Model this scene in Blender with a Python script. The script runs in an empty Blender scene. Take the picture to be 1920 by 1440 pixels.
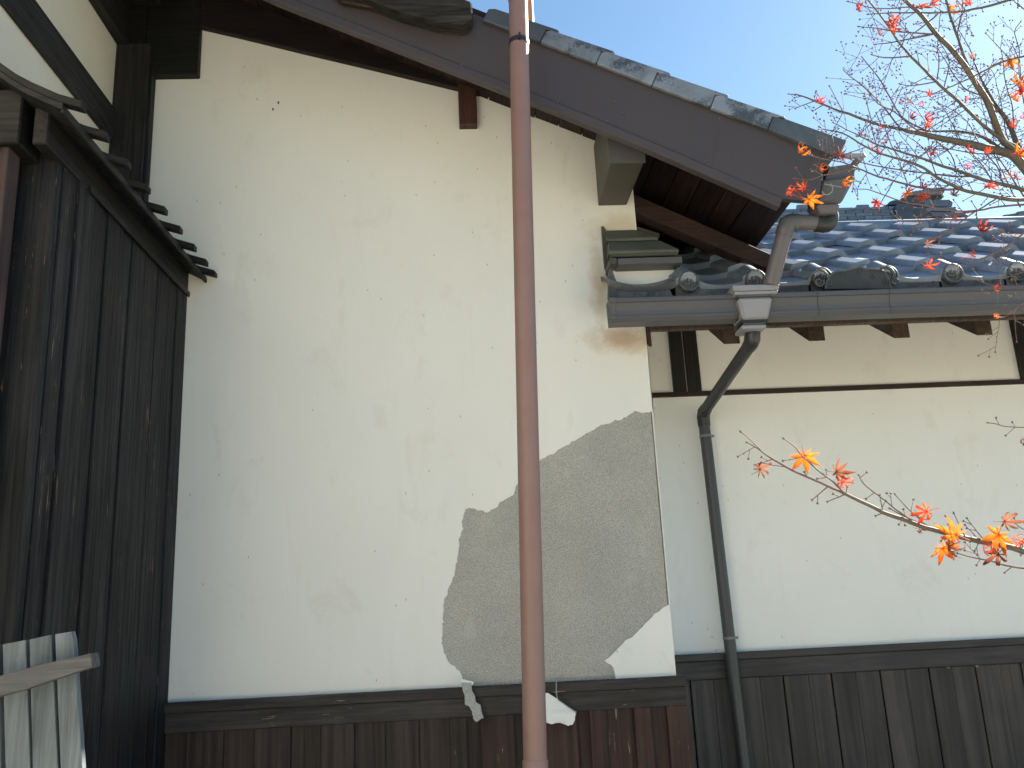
import bpy, bmesh, math, random
from mathutils import Vector, Matrix, noise
from mathutils.geometry import tessellate_polygon
R = math.radians
S = bpy.context.scene
COL = S.collection
rnd = random.Random(11)

# ------------------------------------------------------------------ camera
FPX = 1629.0
TH, RO, YA = R(14.22), R(2.77), R(2.85)
CAMP = Vector((0, 0, 1.6))
cF = Vector((math.sin(YA)*math.cos(TH), math.cos(YA)*math.cos(TH), math.sin(TH)))
_r0 = Vector((math.cos(YA), -math.sin(YA), 0)); _u0 = _r0.cross(cF)
cU = _u0*math.cos(RO) + _r0*math.sin(RO)
cR = _r0*math.cos(RO) - _u0*math.sin(RO)
cam = bpy.data.objects.new('camera', bpy.data.cameras.new('camera'))
COL.objects.link(cam)
cam.data.sensor_width = 36; cam.data.lens = 36*FPX/1920
cam.data.clip_start = .05; cam.data.clip_end = 3000
cam.matrix_world = Matrix(((cR.x, cU.x, -cF.x, CAMP.x), (cR.y, cU.y, -cF.y, CAMP.y), (cR.z, cU.z, -cF.z, CAMP.z), (0, 0, 0, 1)))
S.camera = cam

# ------------------------------------------------------------------ light
SUN_AZ, SUN_EL = R(52), R(34)          # azimuth to the right of +Y
world = bpy.data.worlds.new('World'); S.world = world; world.use_nodes = True
wn = world.node_tree.nodes; wl = world.node_tree.links
sky = wn.new('ShaderNodeTexSky'); sky.sky_type = 'NISHITA'; sky.sun_disc = False
sky.sun_elevation = SUN_EL; sky.sun_rotation = SUN_AZ
sky.air_density = 1.0; sky.dust_density = .3; sky.ozone_density = 1.2; sky.altitude = 50
bg = wn['Background']; bg.inputs['Strength'].default_value = .051
_tint = wn.new('ShaderNodeMix'); _tint.data_type = 'RGBA'; _tint.blend_type = 'MULTIPLY'; _tint.inputs[0].default_value = 1
_tint.inputs[7].default_value = (.90, 1.07, 1.09, 1)
wl.new(sky.outputs[0], _tint.inputs[6]); wl.new(_tint.outputs[2], bg.inputs['Color'])
sun = bpy.data.objects.new('sun', bpy.data.lights.new('sun', 'SUN')); COL.objects.link(sun)
sun.data.energy = 5.0; sun.data.angle = R(.5); sun.data.color = (1, .92, .78)
sd = Vector((math.sin(SUN_AZ)*math.cos(SUN_EL), math.cos(SUN_AZ)*math.cos(SUN_EL), math.sin(SUN_EL)))
sun.rotation_euler = sd.to_track_quat('Z', 'Y').to_euler()
sun.location = (6, 8, 9)
vs = S.view_settings
vs.view_transform = 'Standard'; vs.look = 'None'; vs.gamma = 1; vs.use_curve_mapping = False
vs.exposure = 1.85
S.cycles.max_bounces = 8; S.cycles.diffuse_bounces = 5
S.cycles.use_denoising = True

# ------------------------------------------------------------------ helpers
def ray(x, y): return cF*FPX + cR*(x-960) + cU*(720-y)
def onY(x, y, Y): d = ray(x, y); return CAMP + d*(Y/d.y)
def onX(x, y, X): d = ray(x, y); return CAMP + d*(X/d.x)

class MB:
    def __init__(s): s.v = []; s.f = []; s.sm = []
    def add(s, vs_, fs, smooth=False):
        o = len(s.v); s.v += [Vector(v) for v in vs_]
        s.f += [tuple(i+o for i in f) for f in fs]; s.sm += [smooth]*len(fs)
        return s
    def hexa(s, a):   # 8 corners, bottom 4 then top 4
        return s.add(a, [(3,2,1,0),(4,5,6,7),(0,1,5,4),(1,2,6,5),(2,3,7,6),(3,0,4,7)])
    def box(s, x0, x1, y0, y1, z0, z1):
        return s.hexa([(x0,y0,z0),(x1,y0,z0),(x1,y1,z0),(x0,y1,z0),(x0,y0,z1),(x1,y0,z1),(x1,y1,z1),(x0,y1,z1)])
    def prism(s, pts, ext):   # planar polygon extruded by vector
        pts = [Vector(p) for p in pts]; ext = Vector(ext); n = len(pts)
        nrm = Vector((0,0,0))
        for i in range(n):
            a, b = pts[i], pts[(i+1) % n]; nrm += a.cross(b)
        if nrm.dot(ext) > 0: pts.reverse()
        tris = tessellate_polygon([pts]); fs = []
        for t in tris:
            a, b, c = t
            if (pts[b]-pts[a]).cross(pts[c]-pts[a]).dot(ext) > 0: t = (a, c, b)
            fs.append(tuple(t)); fs.append((t[0]+n, t[2]+n, t[1]+n))
        for i in range(n):
            j = (i+1) % n; fs.append((j, i, i+n, j+n))
        return s.add(pts+[p+ext for p in pts], fs)
    def tube(s, pts, rad, n=12, caps=True, smooth=True):
        pts = [Vector(p) for p in pts]
        if not hasattr(rad, '__len__'): rad = [rad]*len(pts)
        m = len(pts); tang = []
        for i in range(m):
            t = pts[min(i+1, m-1)]-pts[max(i-1, 0)]; tang.append(t.normalized() if t.length > 1e-9 else Vector((0,0,1)))
        up = Vector((0,0,1)) if abs(tang[0].z) < .9 else Vector((0,1,0))
        a = tang[0].cross(up).normalized(); vs_ = []
        for i in range(m):
            a = (a - tang[i]*a.dot(tang[i])).normalized(); b = tang[i].cross(a)
            k = 1.0
            if 0 < i < m-1:
                c = (pts[i]-pts[i-1]).normalized().dot((pts[i+1]-pts[i]).normalized()); k = 1/max(.75, math.sqrt(max(.01, (1+c)/2)))
            for j in range(n):
                th = 2*math.pi*j/n; vs_.append(pts[i]+(a*math.cos(th)+b*math.sin(th))*rad[i]*(k if rad[i] > .015 else 1))
        fs = [(i*n+j, i*n+(j+1) % n, (i+1)*n+(j+1) % n, (i+1)*n+j) for i in range(m-1) for j in range(n)]
        s.add(vs_, fs, smooth)
        if caps: s.add(vs_[:n], [tuple(range(n-1, -1, -1))]); s.add(vs_[-n:], [tuple(range(n))])
        return s
    def mesh(s, name, mat, off=Vector((0,0,0)), bevel=0):
        me = bpy.data.meshes.new(name)
        me.from_pydata([v-off for v in s.v], [], s.f); me.update()
        for p, k in zip(me.polygons, s.sm): p.use_smooth = k
        bm = bmesh.new(); bm.from_mesh(me)
        if bevel:
            bmesh.ops.remove_doubles(bm, verts=bm.verts, dist=1e-6)
            es = [e for e in bm.edges if len(e.link_faces) == 2 and e.calc_face_angle(0) > .5]
            bmesh.ops.bevel(bm, geom=es, offset=bevel, segments=1, affect='EDGES', clamp_overlap=True)
        bmesh.ops.recalc_face_normals(bm, faces=bm.faces)
        bm.to_mesh(me); bm.free()
        if mat: me.materials.append(mat)
        return me

def wloc(o):
    l = Vector((0,0,0))
    while o: l += o.location; o = o.parent
    return l
def put(name, mb, mat, parent=None, bevel=0, label=None, kind=None):
    off = wloc(parent)
    o = bpy.data.objects.new(name, mb.mesh(name, mat, off, bevel)); COL.objects.link(o)
    if parent: o.parent = parent
    if label: o['label'] = label
    if kind: o['kind'] = kind
    return o
def thing(name, label, cat, loc, group=None):
    o = bpy.data.objects.new(name, None); COL.objects.link(o); o.location = loc
    o.empty_display_size = .1
    o['label'] = label; o['category'] = cat
    if group: o['group'] = group
    return o
def inst(name, me, parent, loc, rot=None, scale=None):
    o = bpy.data.objects.new(name, me); COL.objects.link(o); o.parent = parent
    o.location = Vector(loc)-wloc(parent)
    if rot: o.rotation_euler = rot
    if scale: o.scale = scale
    return o

# ------------------------------------------------------------------ materials
class NT:
    def __init__(s, name):
        s.m = bpy.data.materials.new(name); s.m.use_nodes = True
        s.n = s.m.node_tree.nodes; s.l = s.m.node_tree.links
        s.b = s.n['Principled BSDF']
        tc = s.n.new('ShaderNodeTexCoord'); oi = s.n.new('ShaderNodeObjectInfo')
        mul = s.n.new('ShaderNodeMath'); mul.operation = 'MULTIPLY'; mul.inputs[1].default_value = 37
        s.l.new(oi.outputs['Random'], mul.inputs[0])
        add = s.n.new('ShaderNodeVectorMath'); add.operation = 'ADD'
        s.l.new(tc.outputs['Object'], add.inputs[0]); s.l.new(mul.outputs[0], add.inputs[1])
        s.obj = tc.outputs['Object']; s.co = add.outputs[0]; s.rand = oi.outputs['Random']
    def map(s, sc, co=None, rot=(0,0,0)):
        m = s.n.new('ShaderNodeMapping'); m.inputs['Scale'].default_value = sc; m.inputs['Rotation'].default_value = rot
        s.l.new(co or s.co, m.inputs['Vector']); return m.outputs[0]
    def noise(s, co, scale=1, detail=4, rough=.55, dist=0):
        n = s.n.new('ShaderNodeTexNoise'); n.inputs['Scale'].default_value = scale; n.inputs['Detail'].default_value = detail
        n.inputs['Roughness'].default_value = rough; n.inputs['Distortion'].default_value = dist
        s.l.new(co, n.inputs['Vector']); return n.outputs['Fac']
    def voro(s, co, scale):
        n = s.n.new('ShaderNodeTexVoronoi'); n.inputs['Scale'].default_value = scale; s.l.new(co, n.inputs['Vector']); return n
    def ramp(s, f, stops):
        r = s.n.new('ShaderNodeValToRGB'); s.l.new(f, r.inputs[0]); e = r.color_ramp.elements
        while len(e) < len(stops): e.new(.5)
        for k, (p, c) in zip(e, stops):
            k.position = p; k.color = (c, c, c, 1) if not hasattr(c, '__len__') else (*c, 1)
        return r.outputs[0]
    def mix(s, f, a, b, mode='MIX'):
        m = s.n.new('ShaderNodeMix'); m.data_type = 'RGBA'; m.blend_type = mode
        for sock, v in ((m.inputs[0], f), (m.inputs[6], a), (m.inputs[7], b)):
            if hasattr(v, 'links'): s.l.new(v, sock)
            elif hasattr(v, '__len__'): sock.default_value = (*v, 1)
            else: sock.default_value = v
        return m.outputs[2]
    def math(s, op, a, b=0.0, c=None):
        m = s.n.new('ShaderNodeMath'); m.operation = op
        for i, v in enumerate((a, b, c)):
            if v is None: continue
            if hasattr(v, 'links'): s.l.new(v, m.inputs[i])
            else: m.inputs[i].default_value = v
        return m.outputs[0]
    def sep(s, co):
        m = s.n.new('ShaderNodeSeparateXYZ'); s.l.new(co, m.inputs[0]); return m.outputs
    def fin(s, col, rough=.6, bump=None, bs=.3, bd=.002, spec=.5, metal=0):
        for k, v in (('Base Color', col), ('Roughness', rough), ('Metallic', metal)):
            if hasattr(v, 'links'): s.l.new(v, s.b.inputs[k])
            elif hasattr(v, '__len__'): s.b.inputs[k].default_value = (*v, 1)
            else: s.b.inputs[k].default_value = v
        s.b.inputs['Specular IOR Level'].default_value = spec
        if bump is not None:
            b = s.n.new('ShaderNodeBump'); b.inputs['Strength'].default_value = bs; b.inputs['Distance'].default_value = bd
            s.l.new(bump, b.inputs['Height']); s.l.new(b.outputs[0], s.b.inputs['Normal'])
        return s.m

def wood(name, dark, light, axis='z', fleck=None, fl=.66, g=70, rough=.65, bs=.6, var=.35, spec=.3, thin=.05):
    t = NT(name); k = {'x': (g*thin, g, g), 'y': (g, g*thin, g), 'z': (g, g, g*thin)}[axis]
    m = t.map(k); a = t.noise(m, 1, 6, .65, .4); b = t.noise(t.map((3, 3, 3)), 1, 3)
    c = t.mix(t.ramp(a, [(.32, 0), (.7, 1)]), dark, light)
    c = t.mix(.75, c, t.ramp(b, [(.3, .55), (.7, 1.25)]), 'MULTIPLY')
    c = t.mix(1.0, c, t.ramp(t.rand, [(0, 1-var), (1, 1+var)]), 'MULTIPLY')
    if fleck:
        k2 = {'x': (7, 120, 120), 'y': (120, 7, 120), 'z': (120, 120, 7)}[axis]
        fz = t.noise(t.map(k2), 1, 4, .7); big = t.noise(t.map((5, 5, 2)), 1, 3)
        f = t.math('ADD', fz, t.math('MULTIPLY', t.math('SUBTRACT', big, .5), .5))
        c = t.mix(t.ramp(f, [(fl-.09, 0), (fl-.05, 1)]), c, fleck)
    return t.fin(c, t.ramp(a, [(.3, rough+.12), (.7, rough-.1)]), a, bs, .0022, spec)

_dr = onY(520, 188, 4.0); DRX, DRZ = _dr.x+1.75, _dr.z
def plaster(name, a=(.85, .85, .83), b=(.79, .79, .765), specks=True, corner=False):
    t = NT(name)
    n1 = t.noise(t.map((1.1, 1.1, .8), t.obj), 1, 5, .6, .3); n2 = t.noise(t.map((.35, .35, .25), t.obj), 1, 3)
    c = t.mix(t.ramp(n1, [(.35, 0), (.65, 1)]), a, b)
    c = t.mix(t.ramp(n2, [(.4, 0), (.62, .6)]), c, (.80, .81, .80))
    st = t.noise(t.map((26, 26, 1.6), t.obj), 1, 4, .6)      # faint vertical run marks
    c = t.mix(t.ramp(st, [(.60, 0), (.78, .09)]), c, (.55, .50, .42))
    sm = t.noise(t.map((5, 5, 3.2), t.obj), 1, 6, .7, .5)    # smudges
    c = t.mix(t.ramp(sm, [(.56, 0), (.74, .32)]), c, (.60, .56, .49))
    if specks:
        v = t.voro(t.map((9, 9, 6), t.obj), 1); cs = t.sep(v.outputs['Color'])
        d = t.ramp(v.outputs['Distance'], [(.028, 1), (.045, 0)]); k = t.ramp(cs[0], [(.88, 0), (.89, 1)])
        w = t.noise(t.map((60, 60, 25), t.obj), 1, 3)
        c = t.mix(t.math('MULTIPLY', t.math('MULTIPLY', d, k), t.ramp(w, [(.35, 0), (.5, .8)])), c, (.10, .08, .06))
        if corner:   # a little group of old drip marks high on the wall
            q0 = t.sep(t.obj); ex = t.math('DIVIDE', t.math('SUBTRACT', q0[0], DRX), .11); ez = t.math('DIVIDE', t.math('SUBTRACT', q0[2], DRZ), .075)
            msk = t.ramp(t.math('ADD', t.math('MULTIPLY', ex, ex), t.math('MULTIPLY', ez, ez)), [(.7, 1), (1.2, 0)])
            v = t.voro(t.map((26, 26, 15), t.obj), 1); cs = t.sep(v.outputs['Color'])
            d = t.ramp(v.outputs['Distance'], [(.10, 1), (.15, 0)]); k = t.ramp(cs[0], [(.30, 0), (.31, 1)])
            c = t.mix(t.math('MULTIPLY', t.math('MULTIPLY', d, k), msk), c, (.07, .055, .045))
        v = t.voro(t.map((30, 30, 14), t.obj), 1); cs = t.sep(v.outputs['Color'])
        d = t.ramp(v.outputs['Distance'], [(.05, .7), (.09, 0)]); k = t.ramp(cs[1], [(.972, 0), (.976, 1)])
        c = t.mix(t.math('MULTIPLY', d, k), c, (.30, .26, .2))
    if corner:    # brownish patches where the lower roof meets the wall
        q = t.sep(t.obj); wob = t.math('MULTIPLY', t.math('SUBTRACT', t.noise(t.map((9, 9, 9), t.obj), 1, 6, .7), .5), 1.6)
        for (x0, z0, sx, sz, cc, am) in ((2.52, 2.82, .26, .09, (.55, .38, .22), .6), (2.50, 2.83, .12, .06, (.36, .22, .12), .35), (2.55, 3.40, .24, .10, (.55, .43, .26), .5), (2.40, 3.08, .06, .26, (.48, .36, .22), .6)):
            dx = t.math('DIVIDE', t.math('SUBTRACT', q[0], x0), sx); dz = t.math('DIVIDE', t.math('SUBTRACT', q[2], z0), sz)
            dd = t.math('ADD', t.math('SQRT', t.math('ADD', t.math('MULTIPLY', dx, dx), t.math('MULTIPLY', dz, dz))), wob)
            c = t.mix(t.ramp(dd, [(.25, am), (1.0, 0)]), c, cc)
    fine = t.noise(t.map((55, 55, 55), t.obj), 1, 5, .65)
    bumpn = t.math('ADD', t.math('MULTIPLY', n1, 1.5), t.math('MULTIPLY', fine, .16))
    return t.fin(c, .78, bumpn, .25, .02, .25)

M = {}
M['plaster'] = plaster('white_plaster', corner=True)
M['plaster_wing'] = plaster('white_plaster_wing')
M['plaster_old'] = plaster('cream_plaster', (.70, .66, .54), (.60, .56, .45))
# exposed sandy render
t = NT('sand_render')
n1 = t.noise(t.map((230, 230, 230), t.obj), 1, 3, .75); n2 = t.noise(t.map((3.2, 3.2, 3.2), t.obj), 1, 5, .62, .4)
c = t.mix(t.ramp(n1, [(.32, 0), (.68, 1)]), (.24, .235, .22), (.64, .63, .59))
c = t.mix(.8, c, t.ramp(n2, [(.3, .9), (.72, 1.1)]), 'MULTIPLY')
sp = t.noise(t.map((9, 9, 6), t.obj), 1, 2, .4)
c = t.mix(t.ramp(sp, [(.66, 0), (.72, .3)]), c, (.60, .60, .58))
n3 = t.noise(t.map((480, 480, 480), t.obj), 1, 2, .6)
c = t.mix(t.ramp(n3, [(.62, 0), (.70, .7)]), c, (.07, .065, .055))
M['render'] = t.fin(c, .9, n1, .8, .004, .15)
M['char'] = wood('charred_planks', (.003, .004, .006), (.024, .024, .027), 'z', (.22, .14, .085), .765, 60, .6, .7, .4, .22, .035)
M['char_x'] = wood('charred_beam_x', (.004, .005, .006), (.018, .018, .018), 'x', None, .8, 60, .6)
M['char_y'] = wood('charred_beam_y', (.009, .010, .011), (.032, .032, .032), 'y', None, .8, 60, .6)
M['char_z'] = wood('charred_post', (.009, .009, .010), (.030, .028, .027), 'z', None, .8, 60, .6)
M['dado'] = wood('dark_stained_planks', (.018, .012, .011), (.054, .036, .032), 'z', (.30, .22, .17), .84, 45, .55, .5, .25, .3, .03)
M['dado_red'] = wood('worn_redbrown_planks', (.030, .015, .012), (.072, .036, .028), 'z', (.36, .26, .2), .76, 45, .6, .6, .25, .3, .03)
M['dado_x'] = wood('dark_rail', (.026, .023, .024), (.062, .053, .052), 'x', (.32, .25, .2), .80, 60, .6, .6, .1)
M['wing_dado'] = wood('weathered_black_planks', (.026, .022, .021), (.066, .056, .054), 'z', (.30, .25, .18), .86, 30, .5, .35, .25, .4, .03)
M['wing_rail'] = wood('wing_rail', (.026, .024, .025), (.058, .054, .055), 'x', None, .8, 40, .5, .35, .1, .4)
M['soffit'] = wood('brown_soffit', (.013, .008, .007), (.040, .022, .019), 'y', None, .8, 60, .6, .5, .3)
M['purlin_wood'] = wood('redbrown_stub', (.045, .022, .017), (.10, .050, .04), 'z', None, .8, 70, .6, .6, .1)
M['beam_brown'] = wood('brown_rafter', (.030, .017, .012), (.085, .05, .036), 'y', None, .8, 60, .6, .5, .2)
M['beam_brown_x'] = wood('brown_beam_x', (.018, .011, .009), (.048, .029, .024), 'x', None, .8, 60, .6, .5, .2)
M['gable_dark'] = wood('dark_gable_beam', (.008, .006, .007), (.024, .016, .016), 'x', None, .8, 50, .6)
M['rafter_end'] = wood('weathered_rafter', (.035, .024, .019), (.095, .062, .048), 'y', None, .8, 60, .6, .6, .25)
M['pink_pole'] = wood('reddish_pole', (.05, .034, .034), (.10, .070, .068), 'z', None, .8, 40, .7, .4, .1)
M['grey_wood'] = wood('silver_weathered_wood', (.065, .077, .088), (.19, .215, .235), 'z', (.32, .35, .36), .80, 42, .8, .9, .12, .2, .035)
M['grey_wood_x'] = wood('grey_brown_batten', (.060, .060, .064), (.125, .125, .132), 'x', (.22, .23, .22), .76, 60, .8, .8, .1, .2)
M['old_log'] = wood('old_cracked_timber', (.012, .011, .010), (.06, .055, .05), 'x', None, .8, 50, .8, 1.0, .1, .2, .08)

def metal(name, col, rough=.42, grime=(.3, .28, .25), ga=.18, spec=.5):
    t = NT(name); n = t.noise(t.map((4, 4, 4)), 1, 5, .65, .4); d = t.noise(t.map((40, 40, 40)), 1, 4, .7)
    c = t.mix(t.ramp(n, [(.42, 0), (.72, ga)]), col, grime)
    c = t.mix(t.ramp(d, [(.66, 0), (.72, ga*1.3)]), c, grime)
    v = t.voro(t.map((16, 16, 16)), 1); cs = t.sep(v.outputs['Color'])
    k = t.math('MULTIPLY', t.ramp(v.outputs['Distance'], [(.045, 1), (.07, 0)]), t.ramp(cs[0], [(.93, 0), (.94, .8)]))
    c = t.mix(k, c, (.5, .48, .45))
    return t.fin(c, t.ramp(n, [(.3, rough-.06), (.7, rough+.14)]), t.math('ADD', n, t.math('MULTIPLY', d, .1)), .12, .01, spec)
M['barge'] = metal('brown_coated_metal', (.060, .049, .053), .5, (.085, .074, .078))
M['gutter'] = metal('dark_brown_gutter', (.088, .087, .096), .42, (.13, .13, .14))
M['grey_pvc'] = metal('grey_brown_pvc', (.28, .275, .305), .42, (.34, .34, .35), .14)
M['pipe_grey'] = metal('grey_pipe_pvc', (.115, .105, .118), .4, (.16, .15, .16), .14)
M['slate_pvc'] = metal('slate_pvc', (.045, .047, .052), .4, (.10, .10, .10), .2)
M['black_pvc'] = metal('black_pvc', (.022, .023, .026), .4, (.06, .06, .06), .2)
M['red_pvc'] = metal('red_brown_pvc', (.245, .145, .133), .5, (.32, .235, .225), .35)
M['band'] = metal('steel_band', (.16, .18, .18), .35, (.15, .12, .1), .3)
M['copper'] = metal('weathered_green_copper', (.085, .098, .082), .55, (.20, .22, .18), .3)
M['copper_brown'] = metal('weathered_brown_copper', (.065, .062, .050), .5, (.14, .13, .09), .35)
M['copper_lit'] = metal('copper_pipe', (.50, .22, .11), .45, (.35, .2, .13), .3)
M['wire'] = metal('grey_wire', (.35, .35, .35), .5)

def tile_mat(name, a, b, spot=None, rough=.36, spec=.6, met=0):
    t = NT(name); n = t.noise(t.map((7, 7, 7)), 1, 5, .62, .5); f = t.noise(t.map((70, 70, 70)), 1, 4, .7)
    c = t.mix(t.ramp(n, [(.34, 0), (.68, 1)]), a, b)
    c = t.mix(1., c, t.ramp(t.rand, [(0, .82), (1, 1.18)]), 'MULTIPLY')
    if spot:
        s2 = t.noise(t.map((7, 7, 9)), 1, 2, .5, .6); s3 = t.noise(t.map((110, 110, 110)), 1, 2, .5)
        c = t.mix(t.ramp(t.math('ADD', s2, t.math('MULTIPLY', t.math('SUBTRACT', s3, .5), .35)), [(.48, 0), (.60, .9)]), c, spot)
    c = t.mix(t.ramp(f, [(.66, 0), (.74, .3)]), c, (.45, .45, .42))
    return t.fin(c, t.ramp(n, [(.3, rough+.14), (.7, rough-.04)]), t.math('ADD', n, t.math('MULTIPLY', f, .25)), .18, .006, spec, met)
M['tile'] = tile_mat('smoked_tile', (.19, .235, .30), (.27, .32, .39), None, .46, .7, .35)
M['tile_face'] = tile_mat('moulded_tile_face', (.05, .053, .058), (.11, .115, .125), None, .5, .5)
M['tile_verge'] = tile_mat('frosted_verge_tile', (.12, .145, .185), (.23, .265, .32), (.04, .05, .065))
M['plaque'] = tile_mat('plaque_tile', (.030, .032, .034), (.062, .064, .067), None, .55, .4)
M['tile_dark'] = tile_mat('dark_blue_tile', (.045, .055, .07), (.085, .10, .12))
M['tile_far'] = tile_mat('far_ridge_tile', (.13, .155, .195), (.20, .23, .275), None, .45, .6, .2)
t = NT('bounce_gravel'); n = t.noise(t.map((60, 60, 60)), 1, 4, .7); g = t.noise(t.map((.5, .5, .5)), 1, 4)
c = t.mix(t.ramp(n, [(.3, 0), (.7, 1)]), (.57, .50, .38), (.81, .74, .61)); c = t.mix(.5, c, t.ramp(g, [(.3, .8), (.7, 1.15)]), 'MULTIPLY')
M['ground'] = t.fin(c, .9, n, .6, .02, .2)
t = NT('bark'); n = t.noise(t.map((60, 60, 60)), 1, 4, .7)
M['bark'] = t.fin(t.mix(n, (.05, .042, .036), (.16, .14, .115)), .7, n, .4, .002, .3)
t = NT('twig'); n = t.noise(t.map((30, 30, 30)), 1, 3, .7)
M['twig'] = t.fin(t.mix(n, (.075, .04, .04), (.20, .13, .12)), .75, n, .3, .001, .4)
def leaf_mat(name, a, b):
    t = NT(name); n = t.noise(t.map((40, 40, 40)), 1, 3, .6)
    c = t.mix(t.ramp(n, [(.35, 0), (.65, 1)]), a, b)
    t.fin(c, .55, n, .3, .001, .3)
    tr = t.n.new('ShaderNodeBsdfTranslucent'); t.l.new(c, tr.inputs['Color'])
    mx = t.n.new('ShaderNodeMixShader'); mx.inputs[0].default_value = .6
    t.l.new(t.b.outputs[0], mx.inputs[1]); t.l.new(tr.outputs[0], mx.inputs[2])
    t.l.new(mx.outputs[0], t.n['Material Output'].inputs['Surface']); return t.m
LEAF = {'O': leaf_mat('orange_leaf', (.85, .26, .03), (.75, .13, .02)), 'R': leaf_mat('red_leaf', (.38, .03, .018), (.50, .06, .022)),
        'M': leaf_mat('vermilion_leaf', (.78, .13, .03), (.6, .05, .03)), 'D': leaf_mat('dry_leaf', (.16, .05, .035), (.34, .12, .06))}

# ------------------------------------------------------------------ ground
gb = MB(); gb.add([(-400, -400, 0), (400, -400, 0), (400, 400, 0), (-400, 400, 0)], [(0, 1, 2, 3)])
t = NT('dark_earth'); n = t.noise(t.map((20, 20, 20)), 1, 5, .7)
put('ground', gb, t.fin(t.mix(n, (.07, .07, .04), (.19, .17, .11)), .95, n, .6, .03, .2), kind='structure')  # unseen far ground, made dark to cut the bounce under the eaves
gb = MB(); gb.add([(-14, -4, .004), (16, -4, .004), (16, 9, .004), (-14, 9, .004)], [(0, 1, 2, 3)])
put('bounce_court', gb, M['ground'], kind='structure')  # unseen pale sheet, added to bounce light onto the lower wall

# ================================================================== main gable building
XC = .857; WY = 4.0
house = thing('gable_building', 'white plastered gable building with peeled plaster patch, dark plank dado and tiled verge roof', 'building', (-1.75, 4.2, 0))
hl = house.location
# backing render wall (sandy grey layer that shows through the hole)
TOP = [(-1.9, 4.85), (XC, 3.86)]
rb = MB(); rb.prism([(-1.9, WY+.008, 0), (XC-.004, WY+.008, 0), (XC-.004, WY+.008, 3.9), (-.1, WY+.008, 4.42), (-1.9, WY+.008, 4.95)], (0, .2, 0))
put('exposed_render', rb, M['render'], house, label='grey sandy render laid bare where the plaster has fallen')
# plaster skin with the hole traced at the wall plane
hole = [(1230,773),(1221,772),(1206,774),(1190,770),(1180,778),(1168,786),(1154,789),(1140,793),(1128,797),(1120,800),(1108,808),(1090,818),(1075,828),(1062,835),(1050,842),(1038,851),(1030,853),(1018,861),(1008,868),(990,880),(975,897),(966,915),(963,928),(956,931),(945,937),(938,941),(934,949),(926,953),(918,960),(911,960),(905,958),(895,957),(888,953),(880,952),(873,954),(868,975),(867,990),(862,1010),(860,1030),(857,1050),(853,1066),(850,1080),(846,1094),(840,1105),(836,1118),(832,1130),(831,1155),(830,1180),(829,1205),(832,1222),(836,1232),(845,1245),(853,1250),(862,1258),(866,1268),(868,1280)]
def rough_line(pts, amp=.006, step=.008, seed=0):
    out = []
    for i in range(len(pts)-1):
        a, b = pts[i], pts[i+1]; n = max(1, int((b-a).length/step)); d = (b-a).normalized(); q = Vector((d.z, 0, -d.x))
        for k in range(n):
            p = a.lerp(b, k/n); w = noise.noise(p*45+Vector((seed, 0, 0)))*amp+noise.noise(p*130)*amp*.8+noise.noise(p*330)*amp*.5
            out.append(p + q*w)
    out.append(pts[-1]); return out
hp = [onY(x, y, WY) for x, y in hole]; hp = rough_line(hp)
hp[0] = Vector((XC, WY, hp[0].z))
zr = 1.262
main_poly = [Vector((-1.9, WY, zr)), Vector((-1.9, WY, 4.95)), Vector((-.1, WY, 4.42)), Vector((XC, WY, 3.9))] + hp[:-1] + [Vector((hp[-1].x, WY, zr))]
sk = MB(); sk.prism(main_poly, (0, .0075, 0))
put('plaster_wall', sk, M['plaster'], house)
cp = [(1155,1275),(1153,1262),(1150,1252),(1146,1246),(1138,1243),(1134,1239),(1141,1233),(1152,1224),(1158,1215),(1165,1210),(1173,1201),(1185,1195),(1194,1186),(1200,1180),(1209,1170),(1220,1160),(1227,1151),(1236,1147),(1243,1140),(1252,1135),(1254,1134)]
cpp = rough_line([onY(x, y, WY) for x, y in cp], .0025, .012, 5)
cpp[-1] = Vector((XC, WY, cpp[-1].z)); cpp[0].z = zr
sk = MB(); sk.prism(cpp+[Vector((XC, WY, zr))], (0, .0075, 0))
put('plaster_remnant', sk, M['plaster_wing'], house, label='leftover corner piece of white plaster below the peeled patch')
# thin corner strip kept along the edge + side return
mb = MB(); mb.box(XC, XC+.004, WY-.001, WY+.62, zr, 3.9); put('corner_bead', mb, M['plaster_wing'], house)
mb = MB(); mb.box(XC-.2, XC-.004, WY+.21, 9, 0, 3.95); mb.box(-6, XC-.2, WY+.25, 9, 0, 4.2); put('inner_wall', mb, M['plaster_wing'], house)
# rail with two mouldings
for k, (z0, z1, py) in enumerate(((1.222, 1.262, .045), (1.142, 1.2215, .028))):
    nseg = 26; x0, x1 = -1.345, XC+.035; mb = MB()
    for i in range(nseg+1):
        x = x0+(x1-x0)*i/nseg; w = noise.noise(Vector((x*9, k*7, 0)))*.0022
        mb.v += [Vector((x, WY-py+w, z0)), Vector((x, WY-py+w, z1-.004)), Vector((x, WY-py+.005, z1+w)), Vector((x, WY+.03, z1+.001)), Vector((x, WY+.03, z0))]
    for i in range(nseg):
        for j in range(5):
            a = i*5+j; b = i*5+(j+1) % 5; mb.f.append((a, b, b+5, a+5)); mb.sm.append(False)
    mb.f += [(4,3,2,1,0), tuple(nseg*5+j for j in range(5))]; mb.sm += [False]*2
    put('rail', mb, M['dado_x'], house)
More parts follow.
